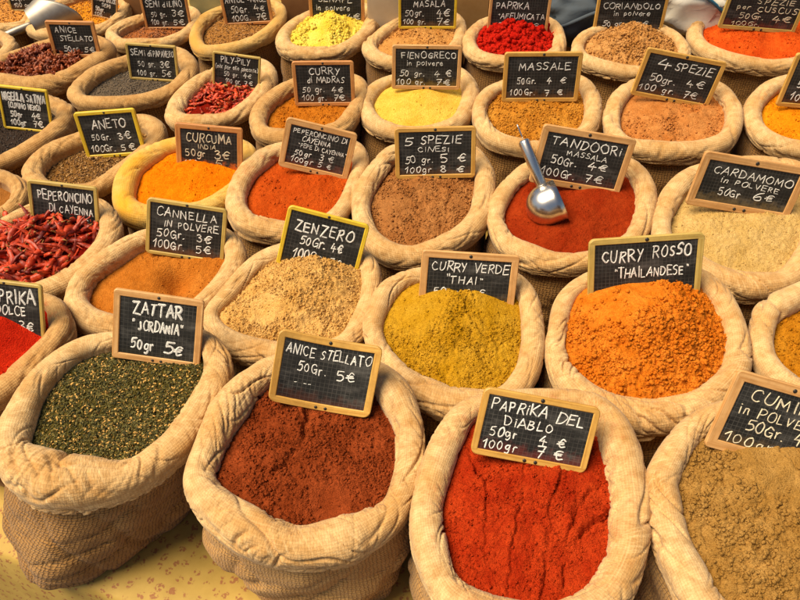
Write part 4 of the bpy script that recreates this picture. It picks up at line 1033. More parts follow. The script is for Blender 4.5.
def C4(s): return P(s)
SIGNS = [
 dict(c=C4('119,288 206,300 199,368 109,355'), fr='pine', label='pine-framed chalkboard sign reading ZATTAR JORDANIA', bw=.075, lw=.165,
  t=[('ZATTAR',.18,.80,.17,.23),('" JORDANIA"',.16,.82,.47,.19),('50gr',.16,.46,.80,.22),('5€',.60,.86,.82,.22)]),
 dict(c=C4('280,331 383,346 369,420 269,398'), fr='honey', label='curved honey-framed chalkboard reading ANICE STELLATO in the dark red-brown powder', bend=-.012, bw=.07, rc=.07,
  t=[('ANICE STELLATO',.03,.98,.16,.19),('50Gr.',.19,.50,.43,.19),('5€',.64,.84,.47,.20),('- --',.18,.36,.70,.10)]),
 dict(c=C4('480,385 596,406 589,474 474,452'), fr='honey', label='honey-framed chalkboard sign reading PAPRIKA DEL DIABLO', bw=.055, rc=.06, lw=.13,
  t=[('PAPRiKA',.05,.56,.16,.21),('DEL',.68,.93,.20,.21),('DiABLO',.20,.66,.41,.19),('50gr',.08,.34,.64,.19),('4 €',.56,.82,.64,.21),('100gr',.04,.36,.87,.19),('7 €',.56,.82,.87,.21)]),
 dict(c=C4('730,366 842,398 824,478 710,446'), fr='pine', label='pine-framed chalkboard reading CUMINO in POLVERE, cut by the right edge', bw=.085,
  chalk=CHALK_Y, t=[('CUMINO',.12,.92,.17,.22),('in POLVERE',.08,.92,.42,.18),('50Gr. 4€',.22,.90,.66,.19),('100gr 7€',.05,.90,.90,.19)]),
 dict(c=C4('422,249 519,255 513,312 418,306'), fr='pine', label='pine-framed chalkboard sign reading CURRY VERDE THAI', bw=.075,
  t=[('CURRY VERDE',.05,.97,.19,.22),('"THAI"',.22,.66,.47,.20),('50gr',.1,.38,.76,.2),('6 €',.48,.72,.76,.22)]),
 dict(c=C4('585,240 699,231 703,300 590,306'), fr='olive', label='olive-framed chalkboard sign reading CURRY ROSSO THAILANDESE', bw=.055, rc=.05,
  t=[('CURRY',.08,.47,.22,.23),('ROSSO',.58,.94,.17,.23),('"THAILANDESE"',.20,.92,.52,.19),('50gr',.16,.4,.86,.2),('6€',.55,.70,.84,.20)]),
 dict(c=C4('700,152 806,164 790,223 689,201'), fr='pine', label='pine-framed chalkboard sign reading CARDAMOMO in POLVERE', bw=.07, chalk=CHALK,
  t=[('CARDAMOMO',.08,.96,.20,.20,-.05),('in POLVERE',.20,.86,.43,.15,-.05),('50Gr',.22,.46,.72,.20,-.05),('6€',.62,.84,.70,.22)]),
 dict(c=C4('287,204 367,223 358,284 278,263'), fr='yellow', label='yellow-framed chalkboard sign reading ZENZERO', bw=.05, rc=.06, lw=.13,
  t=[('ZENZERO',.10,.88,.24,.22),('50Gr. 4€',.20,.78,.50,.19),('100Gr. 7€',.14,.80,.77,.19)]),
 dict(c=C4('152,197 230,209 222,263 142,251'), fr='olive', label='olive-framed chalkboard sign reading CANNELLA IN POLVERE', bw=.05, rc=.06,
  t=[('CANNELLA',.08,.92,.17,.19),('IN POLVERE',.20,.94,.39,.16),('50Gr.',.10,.48,.60,.19),('3€',.66,.86,.60,.19),('100Gr.',.04,.48,.84,.19),('5€',.66,.86,.84,.19)]),
 dict(c=C4('-25,276 49,285 41,346 -33,338'), fr='olive', label='olive-framed chalkboard reading PAPRIKA DOLCE, cut by the left edge', bw=.05, rc=.06, lw=.12,
  t=[('PAPRIKA',.16,.92,.20,.26),('DOLCE',.34,.78,.45,.19),('50 gr.',.12,.52,.70,.19),('3€',.68,.90,.69,.21),('100 gr.',.08,.52,.93,.18),('5€',.70,.90,.93,.20)]),
 dict(c=C4('33,179 101,187 98,235 28,227'), fr='olive', label='olive-framed chalkboard reading PEPERONCINO DI CAYENNA behind the whole chillies', bw=.055, rc=.06, az=Z_RIM,
  t=[('PEPERONCINO',.10,.97,.22,.24),('DI CAYENNA',.26,.97,.52,.20),('50gr',.20,.46,.80,.2),('4€',.70,.88,.82,.2)]),
 dict(c=C4('178,122 245,128 241,176 175,170'), fr='orange', label='orange wooden chalkboard sign reading CURCUMA INDIA', bw=.08, chalk=CHALK_Y,
  t=[('CURCUMA',.10,.90,.20,.26),('INDIA',.30,.62,.42,.13),('50gr',.08,.42,.60,.2),('3€',.60,.84,.60,.22),('100gr',.05,.42,.85,.16),('5',.60,.70,.86,.2)]),
 dict(c=C4('284,116 356,132 349,182 281,165'), fr='pine', label='pine-framed five-line chalkboard reading PEPERONCINO DI CAYENNA above red-orange powder', bw=.085, rc=.06,
  t=[('PEPERONCINO DI',.05,.96,.12,.14),('CAYENNA',.22,.70,.30,.15),('"PEPE DI CAYENNA"',.18,.99,.48,.12),('50gr',.13,.42,.68,.17),('3 €',.56,.80,.68,.17),('100gr',.08,.46,.87,.16),('5 €',.56,.80,.87,.16)]),
 dict(c=C4('393,128 476,125 475,177 397,178'), fr='honey', label='honey-framed chalkboard sign reading 5 SPEZIE CINESI', bw=.055, rc=.05,
  t=[('5',.08,.19,.20,.25),('SPEZIE',.30,.85,.19,.21),('CINESI',.26,.69,.41,.13),('50 gr.',.08,.47,.65,.17),('5 €',.58,.92,.64,.21),('100gr',.07,.44,.89,.17),('8 €',.58,.90,.88,.18)]),
 dict(c=C4('542,124 633,137 621,197 530,180'), fr='pine', label='pine-framed chalkboard sign reading TANDOORI MASSALA', bw=.07,
  t=[('TANDOORi',.07,.95,.15,.21,-.03),('MASSALA',.30,.80,.37,.13,-.03),('50Gr.',.13,.44,.57,.19,-.04),('4€',.60,.84,.58,.20),('100Gr.',.04,.46,.83,.19,-.04),('7€',.60,.82,.85,.19)]),
 dict(c=C4('0,84 50,90 52,132 2,127'), fr='yellow', label='yellow-framed chalkboard sign reading NIGELLA SATIVA', bw=.05, rc=.05, lw=.18,
  t=[('NIGELLA SATIVA',.04,.97,.20,.22),('(CUMINO NERO)',.14,.84,.43,.15),('50gr',.16,.40,.65,.17),('4€',.62,.82,.65,.18),('100gr',.12,.46,.87,.17),('7€',.64,.84,.87,.17)]),
 dict(c=C4('77,112 138,107 144,154 85,158'), fr='yellow', label='yellow-framed chalkboard sign reading ANETO', bw=.06, rc=.05,
  t=[('ANETO',.20,.82,.25,.24),('50Gr.',.14,.48,.56,.19),('3€',.64,.86,.56,.20),('100Gr.',.06,.50,.86,.18),('5€',.64,.88,.86,.19)]),
 dict(c=C4('50,20 98,21 98,57 50,56'), fr='orange', label='orange wooden chalkboard reading ANICE STELLATO behind the whole star anise', bw=.075, az=Z_RIM,
  t=[('ANICE',.10,.62,.18,.22),('STELLATO',.18,.96,.47,.19),('50gr',.22,.56,.82,.2),('5€',.72,.94,.84,.2)]),
 dict(c=C4('132,42 181,46 175,81 124,78'), fr='olive', label='olive-framed chalkboard sign reading SEMI di PAPAVERO', bw=.05,
  t=[('SEMi',.04,.36,.20,.21),('di',.42,.50,.22,.19),('PAPAVERO',.54,.99,.20,.21),('50 gr.',.18,.55,.55,.19),('3€',.66,.86,.54,.22),('100 gr.',.14,.56,.84,.19),('5€',.68,.88,.84,.21)]),
 dict(c=C4('208,50 257,56 264,91 218,84'), fr='olive', label='leaning olive-framed chalkboard sign reading PILY-PILY', bw=.045,
  t=[('PILY-PILY',.14,.80,.17,.22),('(mix per olio piccante)',.02,.99,.40,.16),('50 gr.',.22,.55,.63,.18),('4€',.66,.85,.62,.19),('100 gr.',.24,.60,.86,.18),('7€',.70,.88,.86,.18)]),
 dict(c=C4('292,61 354,60 355,105 295,105'), fr='orange', label='orange wooden chalkboard sign reading CURRY di MADRAS', bw=.06, rc=.05,
  t=[('CURRY',.24,.80,.17,.20),('di MADRAS',.20,.88,.40,.17),('50 gr.',.10,.50,.65,.17),('4€',.64,.86,.65,.19),('100 gr.',.08,.52,.88,.16),('7€',.66,.88,.88,.18)]),
 dict(c=C4('392,44 462,45 460,89 392,88'), fr='pine', label='pine-framed chalkboard sign reading FIENOGRECO in polvere', bw=.055,
  t=[('FIENOGRECO',.10,.97,.17,.19),('in polvere',.18,.76,.38,.15),('50 gr.',.07,.46,.66,.18),('4 €',.64,.90,.66,.19),('100 gr.',.02,.48,.90,.18),('7€',.66,.90,.90,.19)]),
 dict(c=C4('503,52 581,51 579,101 503,101'), fr='honey', label='honey-framed chalkboard sign reading MASSALE', bw=.055,
  t=[('MASSALE',.16,.90,.24,.20,.01),('50Gr.',.15,.42,.58,.18),('4 €',.58,.86,.57,.19),('100Gr.',.05,.42,.86,.18),('7 €',.58,.84,.86,.18)]),
 dict(c=C4('646,47 726,61 707,109 631,93'), fr='honey', label='tilted honey-framed chalkboard sign reading 4 SPEZIE', bw=.055,
  t=[('4',.16,.32,.22,.28),('SPEZiE',.40,.92,.22,.22),('50gr.',.12,.48,.60,.20),('4€',.66,.88,.56,.20),('100 gr.',.02,.52,.84,.19),('7€',.66,.86,.84,.20)]),
 dict(c=C4('791,52 862,58 851,112 780,105'), fr='honey', label='honey-framed chalkboard sign cut by the right edge, beside the 4 SPEZIE sack', bw=.06,
  t=[('CURRY',.2,.8,.2,.2),('50gr. 4€',.14,.9,.55,.2),('100gr. 7€',.10,.9,.85,.2)]),
 dict(c=C4('597,-6 668,-4 662,32 593,33'), fr='honey', label='honey-framed chalkboard sign reading CORIANDOLO in polvere', bw=.045,
  t=[('CORIANDOLO',.06,.95,.24,.20),('in polvere',.24,.80,.46,.17),('50 gr.',.10,.42,.80,.18),('3€',.62,.80,.80,.18)]),
 dict(c=C4('729,-13 806,-7 797,34 719,27'), fr='olive', label='olive-framed chalkboard sign reading SPEZIE per CUSCUS', bw=.05, chalk=CHALK_Y,
  t=[('SPEZIE',.38,.90,.20,.20),('per',.12,.30,.40,.18),('CUSCUS',.42,.97,.44,.19),('50Gr.',.20,.54,.68,.20),('4€',.68,.94,.70,.22),('100Gr.',.12,.52,.92,.14)]),
 dict(c=C4('488,-11 552,-10 547,36 489,34'), fr='pine', label='pine-framed chalkboard sign reading PAPRIKA AFFUMICATA', bw=.05,
  t=[('PAPRIKA',.08,.66,.31,.18),('"AFFUMICATA',.12,.97,.58,.16),('50gr',.16,.46,.84,.15),('5 €',.54,.88,.84,.18)]),
 dict(c=C4('398,-18 458,-18 456,28 399,28'), fr='yellow', label='yellow-framed chalkboard sign reading GARAM MASALA', bw=.045,
  t=[('GARAM',.25,.78,.18,.18),('MASALA',.24,.82,.45,.17),('50gr.',.08,.42,.68,.16),('4€',.68,.90,.68,.18),('100 gr.',.04,.46,.89,.14),('7€',.68,.90,.89,.17)]),
 dict(c=C4('308,-18 365,-18 364,24 310,23'), fr='orange', label='orange wooden chalkboard sign reading SENAPE in polvere', bw=.06,
  t=[('SENAPE',.14,.80,.36,.22),('in polvere',.08,.76,.62,.18),('50gr.',.08,.44,.90,.17),('4€',.70,.96,.88,.18)]),
 dict(c=C4('217,-16 268,-18 273,22 226,26'), fr='orange', label='orange wooden chalkboard sign reading ANTOE ANCE above brown seed', bw=.06,
  t=[('ANTOE -ANCE',.04,.96,.36,.2),('50Gr.',.14,.54,.64,.20),('4€',.68,.92,.62,.20),('100G.',.12,.54,.88,.18),('7€',.70,.92,.87,.20)]),
 dict(c=C4('142,-10 189,-10 189,28 143,29'), fr='orange', label='orange wooden chalkboard sign reading SEMI di LINO', bw=.05,
  t=[('SEMI',.06,.38,.30,.22),('di',.45,.58,.32,.2),('LINO',.62,.92,.30,.22),('50 gr.',.14,.50,.62,.17),('3€',.64,.90,.60,.20),('100 gr.',.10,.50,.86,.17),('5€',.64,.90,.86,.19)]),
 dict(c=C4('95,-11 121,-5 115,20 89,14'), fr='pine', label='small slanted pine-framed chalkboard reading CUMINO DOLCE SEMI, behind the big scoop', bw=.06, lw=.2,
  t=[('CUMINO DOLCE',.05,.98,.27,.19),('SEMI',.4,.75,.50,.16),('50gr.',.12,.5,.72,.19),('100',.05,.4,.93,.16),('4€',.75,.97,.93,.16)]),
 dict(c=C4('6,-15 37,-15 34,11 10,10'), fr='olive', label='small olive-framed chalkboard reading 100gr in the far left corner', bw=.06, lw=.165,
  t=[('50gr.',.1,.6,.5,.2),('100 gr.',.12,.78,.80,.2)]),
]
for i, (s, k) in enumerate(zip(SIGNS, 'zattar anice diablo cumin verde rosso cardamomo zenzero cannella dolce cayenna curcuma cayenna_powder cinque tandoori nigella aneto staranise papavero pily madras fieno massale quattro farright coriandolo cuscus affumicata masala senape semi lino cumino_dolce corner'.split())): make_sign(dict(s, k=k), i)
# ------------------------------------------------------------------ loose pods
def tube_mesh(path, rads, nseg):
    path = np.asarray(path, float); V = []; F = []
    t = np.gradient(path, axis=0)
    for p, r, d in zip(path, rads, t):
        d = d / np.linalg.norm(d); a = np.cross(d, (0.1, 0.2, 1.0)); a /= np.linalg.norm(a); b = np.cross(d, a)
        for k in range(nseg):
            an = 2 * math.pi * k / nseg
            V.append(p + (a * math.cos(an) + b * math.sin(an)) * r)
    for i in range(len(path) - 1):
        for k in range(nseg):
            k2 = (k + 1) % nseg
            F.append((i * nseg + k, i * nseg + k2, (i + 1) * nseg + k2, (i + 1) * nseg + k))
    F.append(tuple(range(nseg - 1, -1, -1))); F.append(tuple((len(path) - 1) * nseg + k for k in range(nseg)))
    return np.array(V), F

def pod_material(name, a, b):
    q = NT(name)
    obj = q.n('ShaderNodeTexCoord').outputs['Object']; info = q.n('ShaderNodeObjectInfo').outputs['Random']
    c = q.mix(q.math('POWER', info, 1.4), lin(a), lin(b))
    f = q.noise(obj, 120, 3, 0.6)
    c = q.mix(q.ramp(f, [(0.4, 0.0), (0.72, 0.7)]), c, mul(lin(b), 0.45))
    q.l(c, q.b.inputs['Base Color']); q.set(Roughness=0.5)
    q.bump(f, 0.5, 0.002)
    return q.m

CHILLI = pod_material('dried_chilli_skin', (226, 76, 30), (112, 20, 10))
CHILLI_S = pod_material('small_chilli_skin', (226, 80, 34), (140, 30, 14))
STALK = simple_mat('dry_stalk', lin((150, 104, 48)), 0.8)
ANISE = pod_material('star_anise_skin', (168, 84, 38), (112, 46, 18))

def chilli_mesh(name, L, W, seed, mat):
    rs = np.random.default_rng(seed)
    n = 20
    t = np.linspace(0, 1, n)
    bend = rs.uniform(-.25, .25) * L; bend2 = rs.uniform(-.12, .12) * L
    path = np.stack([(t - .5) * L, bend * (t - .5) ** 2 * 2 + bend2 * np.sin(t * 5), .08 * L * np.sin(t * 4 + seed)], 1)
    prof = np.interp(t, [0, .04, .15, .4, .75, 1], [.35, .8, 1, .92, .55, .08]) * W * (1 + .12 * np.sin(t * 23 + seed))
    V, F = tube_mesh(path, prof, 10)
    c_ = path.repeat(10, 0); k_ = np.tile(np.arange(10), n); tt_ = t.repeat(10)
    wr = 1 + .16 * np.sin(k_ * 2.5 + seed + tt_ * 7) + .14 * rs.standard_normal(len(V)) + .10 * np.sin(tt_ * 31 + k_)
    V = c_ + (V - c_) * wr[:, None]
    V[:, 2] = c_[:, 2] + (V[:, 2] - c_[:, 2]) * .55           # dried flat
    fm = [0] * len(F)
    sp = np.stack([np.linspace(-.5 * L, -.62 * L, 4), np.full(4, path[0, 1]), path[0, 2] + np.linspace(0, .03 * L, 4)], 1)
    V2, F2 = tube_mesh(sp, [W * .4, W * .2, W * .16, W * .15], 6)
    F = F + [tuple(i + len(V) for i in f) for f in F2]; fm += [1] * len(F2)
    return mesh_only(name, np.vstack([V, V2]), F, [mat, STALK], fm)

def mesh_only(name, V, F, mats, fm):
    me = bpy.data.meshes.new(name)
    me.from_pydata([tuple(v) for v in V], [], [tuple(f) for f in F])
    for m in mats: me.materials.append(m)
    me.polygons.foreach_set('material_index', np.array(fm, dtype=np.int32))
    me.polygons.foreach_set('use_smooth', np.ones(len(me.polygons), dtype=bool))
    me.update()
    return me

def anise_mesh(name, Rr, seed):
    rs = np.random.default_rng(seed); V = []; F = []
    npet = rs.choice([3, 5, 7, 8])
    for k in range(npet):
        a = 2 * math.pi * k / 8 + rs.uniform(-.12, .12); L = Rr * rs.uniform(.8, 1.1)
        t = np.linspace(.08, 1, 6)
        path = np.stack([np.cos(a) * t * L, np.sin(a) * t * L, .18 * L * t ** 2 + rs.uniform(-.1, .1) * L * t], 1)
        v, f = tube_mesh(path, np.array([.12, .2, .26, .22, .12, .03]) * L, 6)
        F += [tuple(i + len(V) for i in ff) for ff in f]; V += list(v)
    return mesh_only(name, V, F, [ANISE], [0] * len(F))

def scatter(meshes, key, count, name, label, cat, group, lift, bounds=None, tiltmax=.6, qmax=.93, scale=(.8, 1.15)):
    M, f = MOUTH[key], HEAP[key]
    rs = np.random.default_rng(len(key) * 31 + count)
    A3 = np.concatenate([M.ang - 2 * np.pi, M.ang, M.ang + 2 * np.pi])
    src = None; k = 0; tries = 0
    while k < count and tries < 20000:
        tries += 1
        a = rs.uniform(-np.pi, np.pi); q = math.sqrt(rs.random()) * qmax
        rr = np.interp(a, A3, np.tile(M.rad, 3)) - 0.9 * np.interp(a, A3, np.tile(M.tr, 3))
        x = M.cent[0] + math.cos(a) * rr * q; y = M.cent[1] + math.sin(a) * rr * q
        z = float(f(np.array([x]), np.array([y]), False)[0]) + lift * (0.15 + 1.1 * rs.random() ** 1.3 * (1.1 - q * q))
        v = np.array([x, y, z]) - CAM; dep = v @ FWD
        px = 400 + FPX * (v @ RGT) / dep
        if px < -14: continue
        if src is None:
            o = bpy.data.objects.new(name, meshes[0]); src = o
        else:
            o = src.copy(); o.data = meshes[k % len(meshes)]
        COL.objects.link(o)
        o.location = (x, y, z)
        o.rotation_euler = (rs.uniform(-.9, .9), rs.uniform(-tiltmax, tiltmax), rs.uniform(0, 6.283))
        s = rs.uniform(*scale); o.scale = (s, s * rs.uniform(.85, 1.15), s)
        if k == 0: tag(o, label, cat, group)
        k += 1

scatter([chilli_mesh('dried_chilli', .074, .0062, i, CHILLI) for i in range(6)], 'cayenna', 190, 'dried_chilli',
        'dried red chilli pod heaped in the sack with the PEPERONCINO sign at the left', 'dried chilli', 'whole dried chillies in the left sack', .016)
scatter([chilli_mesh('small_chilli', .026, .0048, 20 + i, CHILLI_S) for i in range(5)], 'pily', 240, 'small_chilli',
        'small dried red chilli below the PILY-PILY sign', 'dried chilli', 'small chillies in the PILY-PILY sack', .010)
scatter([anise_mesh('star_anise_pod', .017, i) for i in range(6)], 'staranise', 230, 'star_anise_pod',
        'brown star anise pod heaped below the orange ANICE STELLATO sign', 'star anise', 'star anise pods in the far left sack', .016, tiltmax=1.0)

# ------------------------------------------------------------------ scoops
STEEL = simple_mat('polished_steel', (0.78, 0.72, 0.63), 0.27, 1.0)
ALU = simple_mat('dull_aluminium', (0.42, 0.38, 0.32), 0.5, 0.75, noise=(30, (0.33, 0.29, 0.24)))

def round_scoop():
    M = MOUTH['tandoori']
    pz = Z_RIM - 0.005
    b = hit_z(547, 205, pz + .030)                       # centre of the bowl
    sc = np.linalg.norm(b - CAM) / FPX * 0.98
    r = 21 * sc
    right, up, away = RGT, UPV, FWD
    nrm = right * 43 + up * 18 + away * (-8); nrm = nrm / np.linalg.norm(nrm)       # where the bowl opens
    hd = right * (-20) + up * 47 + away * (-8); hd = hd - nrm * (hd @ nrm) * 0.6; hd = hd / np.linalg.norm(hd)
    root = empty('steel_scoop', tuple(b))
    # bowl: a little less than half a sphere, with thickness
    e1 = np.cross(nrm, hd); e1 /= np.linalg.norm(e1); e2 = np.cross(nrm, e1)
    V = []; F = []
    n, m = 48, 16
    prof = [(r * math.sin(a), -r * math.cos(a)) for a in np.linspace(0.02, R(90), m)] + [(r, r * .35), (r, r * .68), (r - .0012, r * .68), (r - .0012, 0)] + [((r - .0012) * math.sin(a), -(r - .0012) * math.cos(a)) for a in np.linspace(R(86), .02, m)]; m = len(prof) // 2
    for i in range(n):
        a = 2 * math.pi * i / n
        for rad, h in prof: V.append(nrm * h + (e1 * math.cos(a) + e2 * math.sin(a)) * rad)
    new_mesh('bowl', V, grid_faces(n, 2 * m), STEEL, root)
    p0 = hd * r * 0.98 + nrm * r * .1; L = 50 * sc
    hpath = [p0 - hd * .004 + hd * (L * t) for t in (0, .02, .06, .5, .96, .985, 1)]
    V, F = tube_mesh(hpath, [.006, .0100, .0118, .0122, .0122, .0105, .006], 20)
    new_mesh('handle', V, F, STEEL, root)
    top = p0 + hd * L
    lp = [top + hd * .03 * (1 - math.cos(t)) * .5 + e1 * .0035 * math.sin(t) for t in np.linspace(0, 2 * math.pi, 20)]
    V, F = tube_mesh(lp, [.0016] * 20, 8)
    new_mesh('hanging_loop', V, F, STEEL, root)
    tag(root, 'round polished steel scoop with tube handle stuck in the tandoori powder', 'scoop')

def flour_scoop():
    # open trough with a slanted mouth, lying in the golden seed
    b = hit_z(47, 17, Z_RIM + .012)
    sc = np.linalg.norm(b - CAM) / FPX
    root = empty('flour_scoop', tuple(b))
    ax = RGT * 26 + UPV * 15 + FWD * 6; ax = ax / np.linalg.norm(ax)
    side = -UPV * 1.0 + RGT * .1 - FWD * .35; side = side - ax * (side @ ax); side /= np.linalg.norm(side)
    oth = np.cross(ax, side)
    n, m = 40, 12; r0 = 15 * sc
    V = []
    for sgn in (1.0, 0.96):
        rng_ = range(m) if sgn == 1.0 else range(m - 1, -1, -1)
        for j in rng_:
            pass
    rows = [(1.0, j) for j in range(m)] + [(0.955, j) for j in range(m - 1, -1, -1)]
    for i in range(n):
        a = 2 * math.pi * i / n
        d = side * math.cos(a) + oth * math.sin(a)
        for s_, j in rows:
            t = j / (m - 1)
            ln = (20 + 17 * max(0, math.cos(a)) ** 1 - 16 * max(0, -math.cos(a))) * sc        # long lower lip, short upper lip
            rr = r0 * (0.80 + 0.28 * t) * s_
            V.append(ax * (-14 * sc + (ln + 14 * sc * .2) * t + (0.002 if s_ < 1 and t == 0 else 0)) + d * rr)
    new_mesh('trough', V, grid_faces(n, len(rows)), ALU, root)
    k = [ax * (-14 * sc) + (side * math.cos(a) + oth * math.sin(a)) * r0 * .80 for a in np.linspace(0, 2 * math.pi, n, endpoint=False)]
    kk = k + [p + ax * .002 for p in k]
    new_mesh('back_plate', kk, [tuple(range(n)), tuple(range(2 * n - 1, n - 1, -1))], ALU, root, smooth=False)
    h0 = -ax * 14 * sc
    V, F = tube_mesh([h0 - ax * t for t in (0, .01, .05, .09, .095)], [.008, .009, .011, .011, .006], 14)
    new_mesh('handle', V, F, ALU, root)
    tag(root, 'big dull grey metal flour scoop lying in golden seed at the far left', 'scoop')
round_scoop(); flour_scoop()

# ------------------------------------------------------------------ tablecloth, ground, things behind
def floral_mat():
    q = NT('yellow_floral_cloth')
    obj = q.n('ShaderNodeUVMap').outputs[0]
    nz = q.n('ShaderNodeTexNoise'); nz.inputs['Scale'].default_value = 90; nz.inputs['Detail'].default_value = 3; q.l(obj, nz.inputs['Vector'])
    wv = q.n('ShaderNodeVectorMath', operation='MULTIPLY_ADD'); q.l(nz.outputs['Color'], wv.inputs[0]); wv.inputs[1].default_value = (.014,) * 3; q.l(obj, wv.inputs[2])
    vo = q.n('ShaderNodeTexVoronoi'); vo.inputs['Scale'].default_value = 40; vo.inputs['Randomness'].default_value = .45; q.l(wv.outputs[0], vo.inputs['Vector'])
    v2 = q.n('ShaderNodeTexVoronoi'); v2.inputs['Scale'].default_value = 190; q.l(obj, v2.inputs['Vector'])
    f = q.math('MULTIPLY', q.ramp(vo.outputs['Distance'], [(.27, 1.0), (.36, 0.0)]), q.ramp(v2.outputs['Distance'], [(.46, 1.0), (.58, 0.0)]))
    wear = q.noise(obj, 11, 5, .6)
    c = q.mix(q.ramp(wear, [(.35, 0.0), (.7, 1.0)]), (.40, .255, .045), (.52, .345, .075))
    c = q.mix(q.math('MULTIPLY', f, .78), c, (.27, .075, .028))
    q.l(c, q.b.inputs['Base Color']); q.set(Roughness=.7)
    q.bump(q.noise(obj, 500, 2, .5), .15, .001)
    return q.m

def cloth():
    a = hit_z(0, 551, 0.0); b = hit_z(124, 600, 0.0)
    e = (b - a) / np.linalg.norm(b - a)
    inn = np.array([-e[1], e[0], 0.0])
    if inn[1] < 0: inn = -inn
    # rounded rectangle in the table's own axes: e along the near edge, inn away from the viewer
    org = a
    x0, x1, y0, y1 = -1.15, 2.35, 0.0, 3.3
    base = [(x0, y0), (x1, y0), (x1, y1), (x0, y1)]
    per = []
    for k in range(4):
        p, q_ = np.array(base[k]), np.array(base[(k + 1) % 4]); n = 90
        for i in range(n): per.append(p + (q_ - p) * i / n)
    per = np.array(per); n = len(per)
    c = np.array([(x0 + x1) / 2, (y0 + y1) / 2])
    s = np.arange(n) / n
    rows = [(0, .0, 0.96), (0.0, 0.0, 0.998), (-.006, .004, 1), (-.02, .008, 1), (-.12, .012, 1), (-.3, .016, 1), (-.55, .022, 1), (-.78, .028, 1)]
    V = []; UV = []
    outd = per - c; outd = outd / np.abs(outd).max(1)[:, None]
    outd = np.stack([np.where(np.abs(per[:, 0] - x0) < 1e-6, -1, np.where(np.abs(per[:, 0] - x1) < 1e-6, 1, 0)), np.where(np.abs(per[:, 1] - y0) < 1e-6, -1, np.where(np.abs(per[:, 1] - y1) < 1e-6, 1, 0))], 1).astype(float)
    for i in range(n):
        for z, o_, sc in rows:
            p = c + (per[i] - c) * (sc if sc < 1 else 1)
            fold = (max(0, -z) / .78) * .03 * math.sin(i * .55 + math.sin(i * .13) * 3) if z < -.03 else 0
            p = p + outd[i] * (o_ + fold + (0 if z == 0 else 0))
            w = org + e * p[0] + inn * p[1]
            V.append((w[0], w[1], z)); UV.append((p[0] + outd[i][0] * -z, p[1] + outd[i][1] * -z))
    m = len(rows)
    F = [tuple(f) for f in grid_faces(n, m)]
    V.append(tuple(np.mean([V[i * m] for i in range(n)], 0))); UV.append(tuple(c)); F += [(i * m, ((i + 1) % n) * m, len(V) - 1) for i in range(n)]
    o = new_mesh('tablecloth', V, F, floral_mat(), None, np.array(UV))
    bm = bmesh.new(); bm.from_mesh(o.data); bmesh.ops.recalc_face_normals(bm, faces=bm.faces[:]); bm.to_mesh(o.data); bm.free()
    tag(o, 'yellow cloth with brown flower sprigs hanging over the near table edge', 'tablecloth')
    return org, e, inn
org, e_ax, in_ax = cloth()

g = 400.0
gv = [(-g, -g, -.80), (g, -g, -.80), (g, g, -.80), (-g, g, -.80)]
go = new_mesh('ground', gv, [(0, 1, 2, 3)], simple_mat('market_paving', (.16, .14, .12), .9, 0, noise=(3, (.24, .21, .18))), None, smooth=False)
go['kind'] = 'structure'; go['label'] = 'grey market paving under the stall'; go['category'] = 'ground'

def box_mesh(name, w, d, h, mat, parent, loc, t=None, smooth=False, bev=.004, rz=0.0):
    bm = bmesh.new(); bmesh.ops.create_cube(bm, size=1)
    for v in bm.verts: v.co = Vector((v.co.x * w, v.co.y * d, v.co.z * h))
    bmesh.ops.bevel(bm, geom=bm.edges[:], offset=bev, segments=2, affect='EDGES')
    me = bpy.data.meshes.new(name); bm.to_mesh(me); bm.free(); me.materials.append(mat)
    o = bpy.data.objects.new(name, me); COL.objects.link(o); o.parent = parent; o.location = loc; o.rotation_euler = (0, 0, rz)
    return o

CARD = simple_mat('cardboard', (.50, .29, .10), .85, 0, noise=(14, (.42, .23, .07)), bump=.1)
CARD_D = simple_mat('brown_cardboard', (.36, .17, .055), .85, 0, noise=(14, (.28, .12, .035)), bump=.1)
CARD_P = simple_mat('pale_cardboard', (.62, .50, .33), .85, 0, noise=(14, (.55, .43, .27)), bump=.1)
OLIVE = simple_mat('olive_plastic', (.42, .40, .20), .5, 0, noise=(20, (.36, .34, .16)))
def carton(px0, px1, ytop, z_top, h, mat, name, label, cat, depth=.3):
    """a carton standing on the table; its near top edge spans the two pixels at its real height"""
    a = hit_z(px0, ytop, z_top); b = hit_z(px1, ytop, z_top)
    w = np.linalg.norm(b - a); c = (a + b) / 2
    root = empty(name, (c[0], c[1] + depth / 2, z_top - h))
    box_mesh('box_body', w, depth, h, mat, root, (0, 0, h / 2))
    for s in (-1, 1):
        f = box_mesh('flap', w * .98, depth * .48, .004, mat, root, (0, s * depth * .245, h + .004), bev=.001)
    tp = box_mesh('packing_tape', w * 1.002, .05, .001, CARD_P, root, (0, 0, h + .0075), bev=.0003)
    tag(root, label, cat)
carton(452, 492, -22, .42, .42, CARD, 'cardboard_box', 'brown cardboard box standing behind the GARAM MASALA and AFFUMICATA signs', 'box')
carton(280, 312, -8, .36, .36, CARD_D, 'cardboard_box', 'dark brown box standing behind the gap left of the SENAPE sign', 'box')
carton(366, 400, -30, .48, .48, CARD_P, 'cardboard_box', 'pale box standing behind the gap between the SENAPE and GARAM MASALA signs', 'box')
carton(548, 600, 30, .24, .24, CARD, 'cardboard_box', 'low brown box under the dark blue bag in the back row', 'box', depth=.26)
carton(660, 700, 13, .30, .30, CARD, 'cardboard_box', 'brown cardboard box standing below the white bag, right of the CORIANDOLO sign', 'box')
carton(186, 240, -14, .40, .40, OLIVE, 'plastic_crate', 'olive green crate standing behind the SEMI di LINO sack', 'crate', depth=.35)
carton(120, 146, -12, .38, .38, CARD_D, 'cardboard_box', 'reddish brown box standing behind the gap left of the SEMI di LINO sign', 'box')

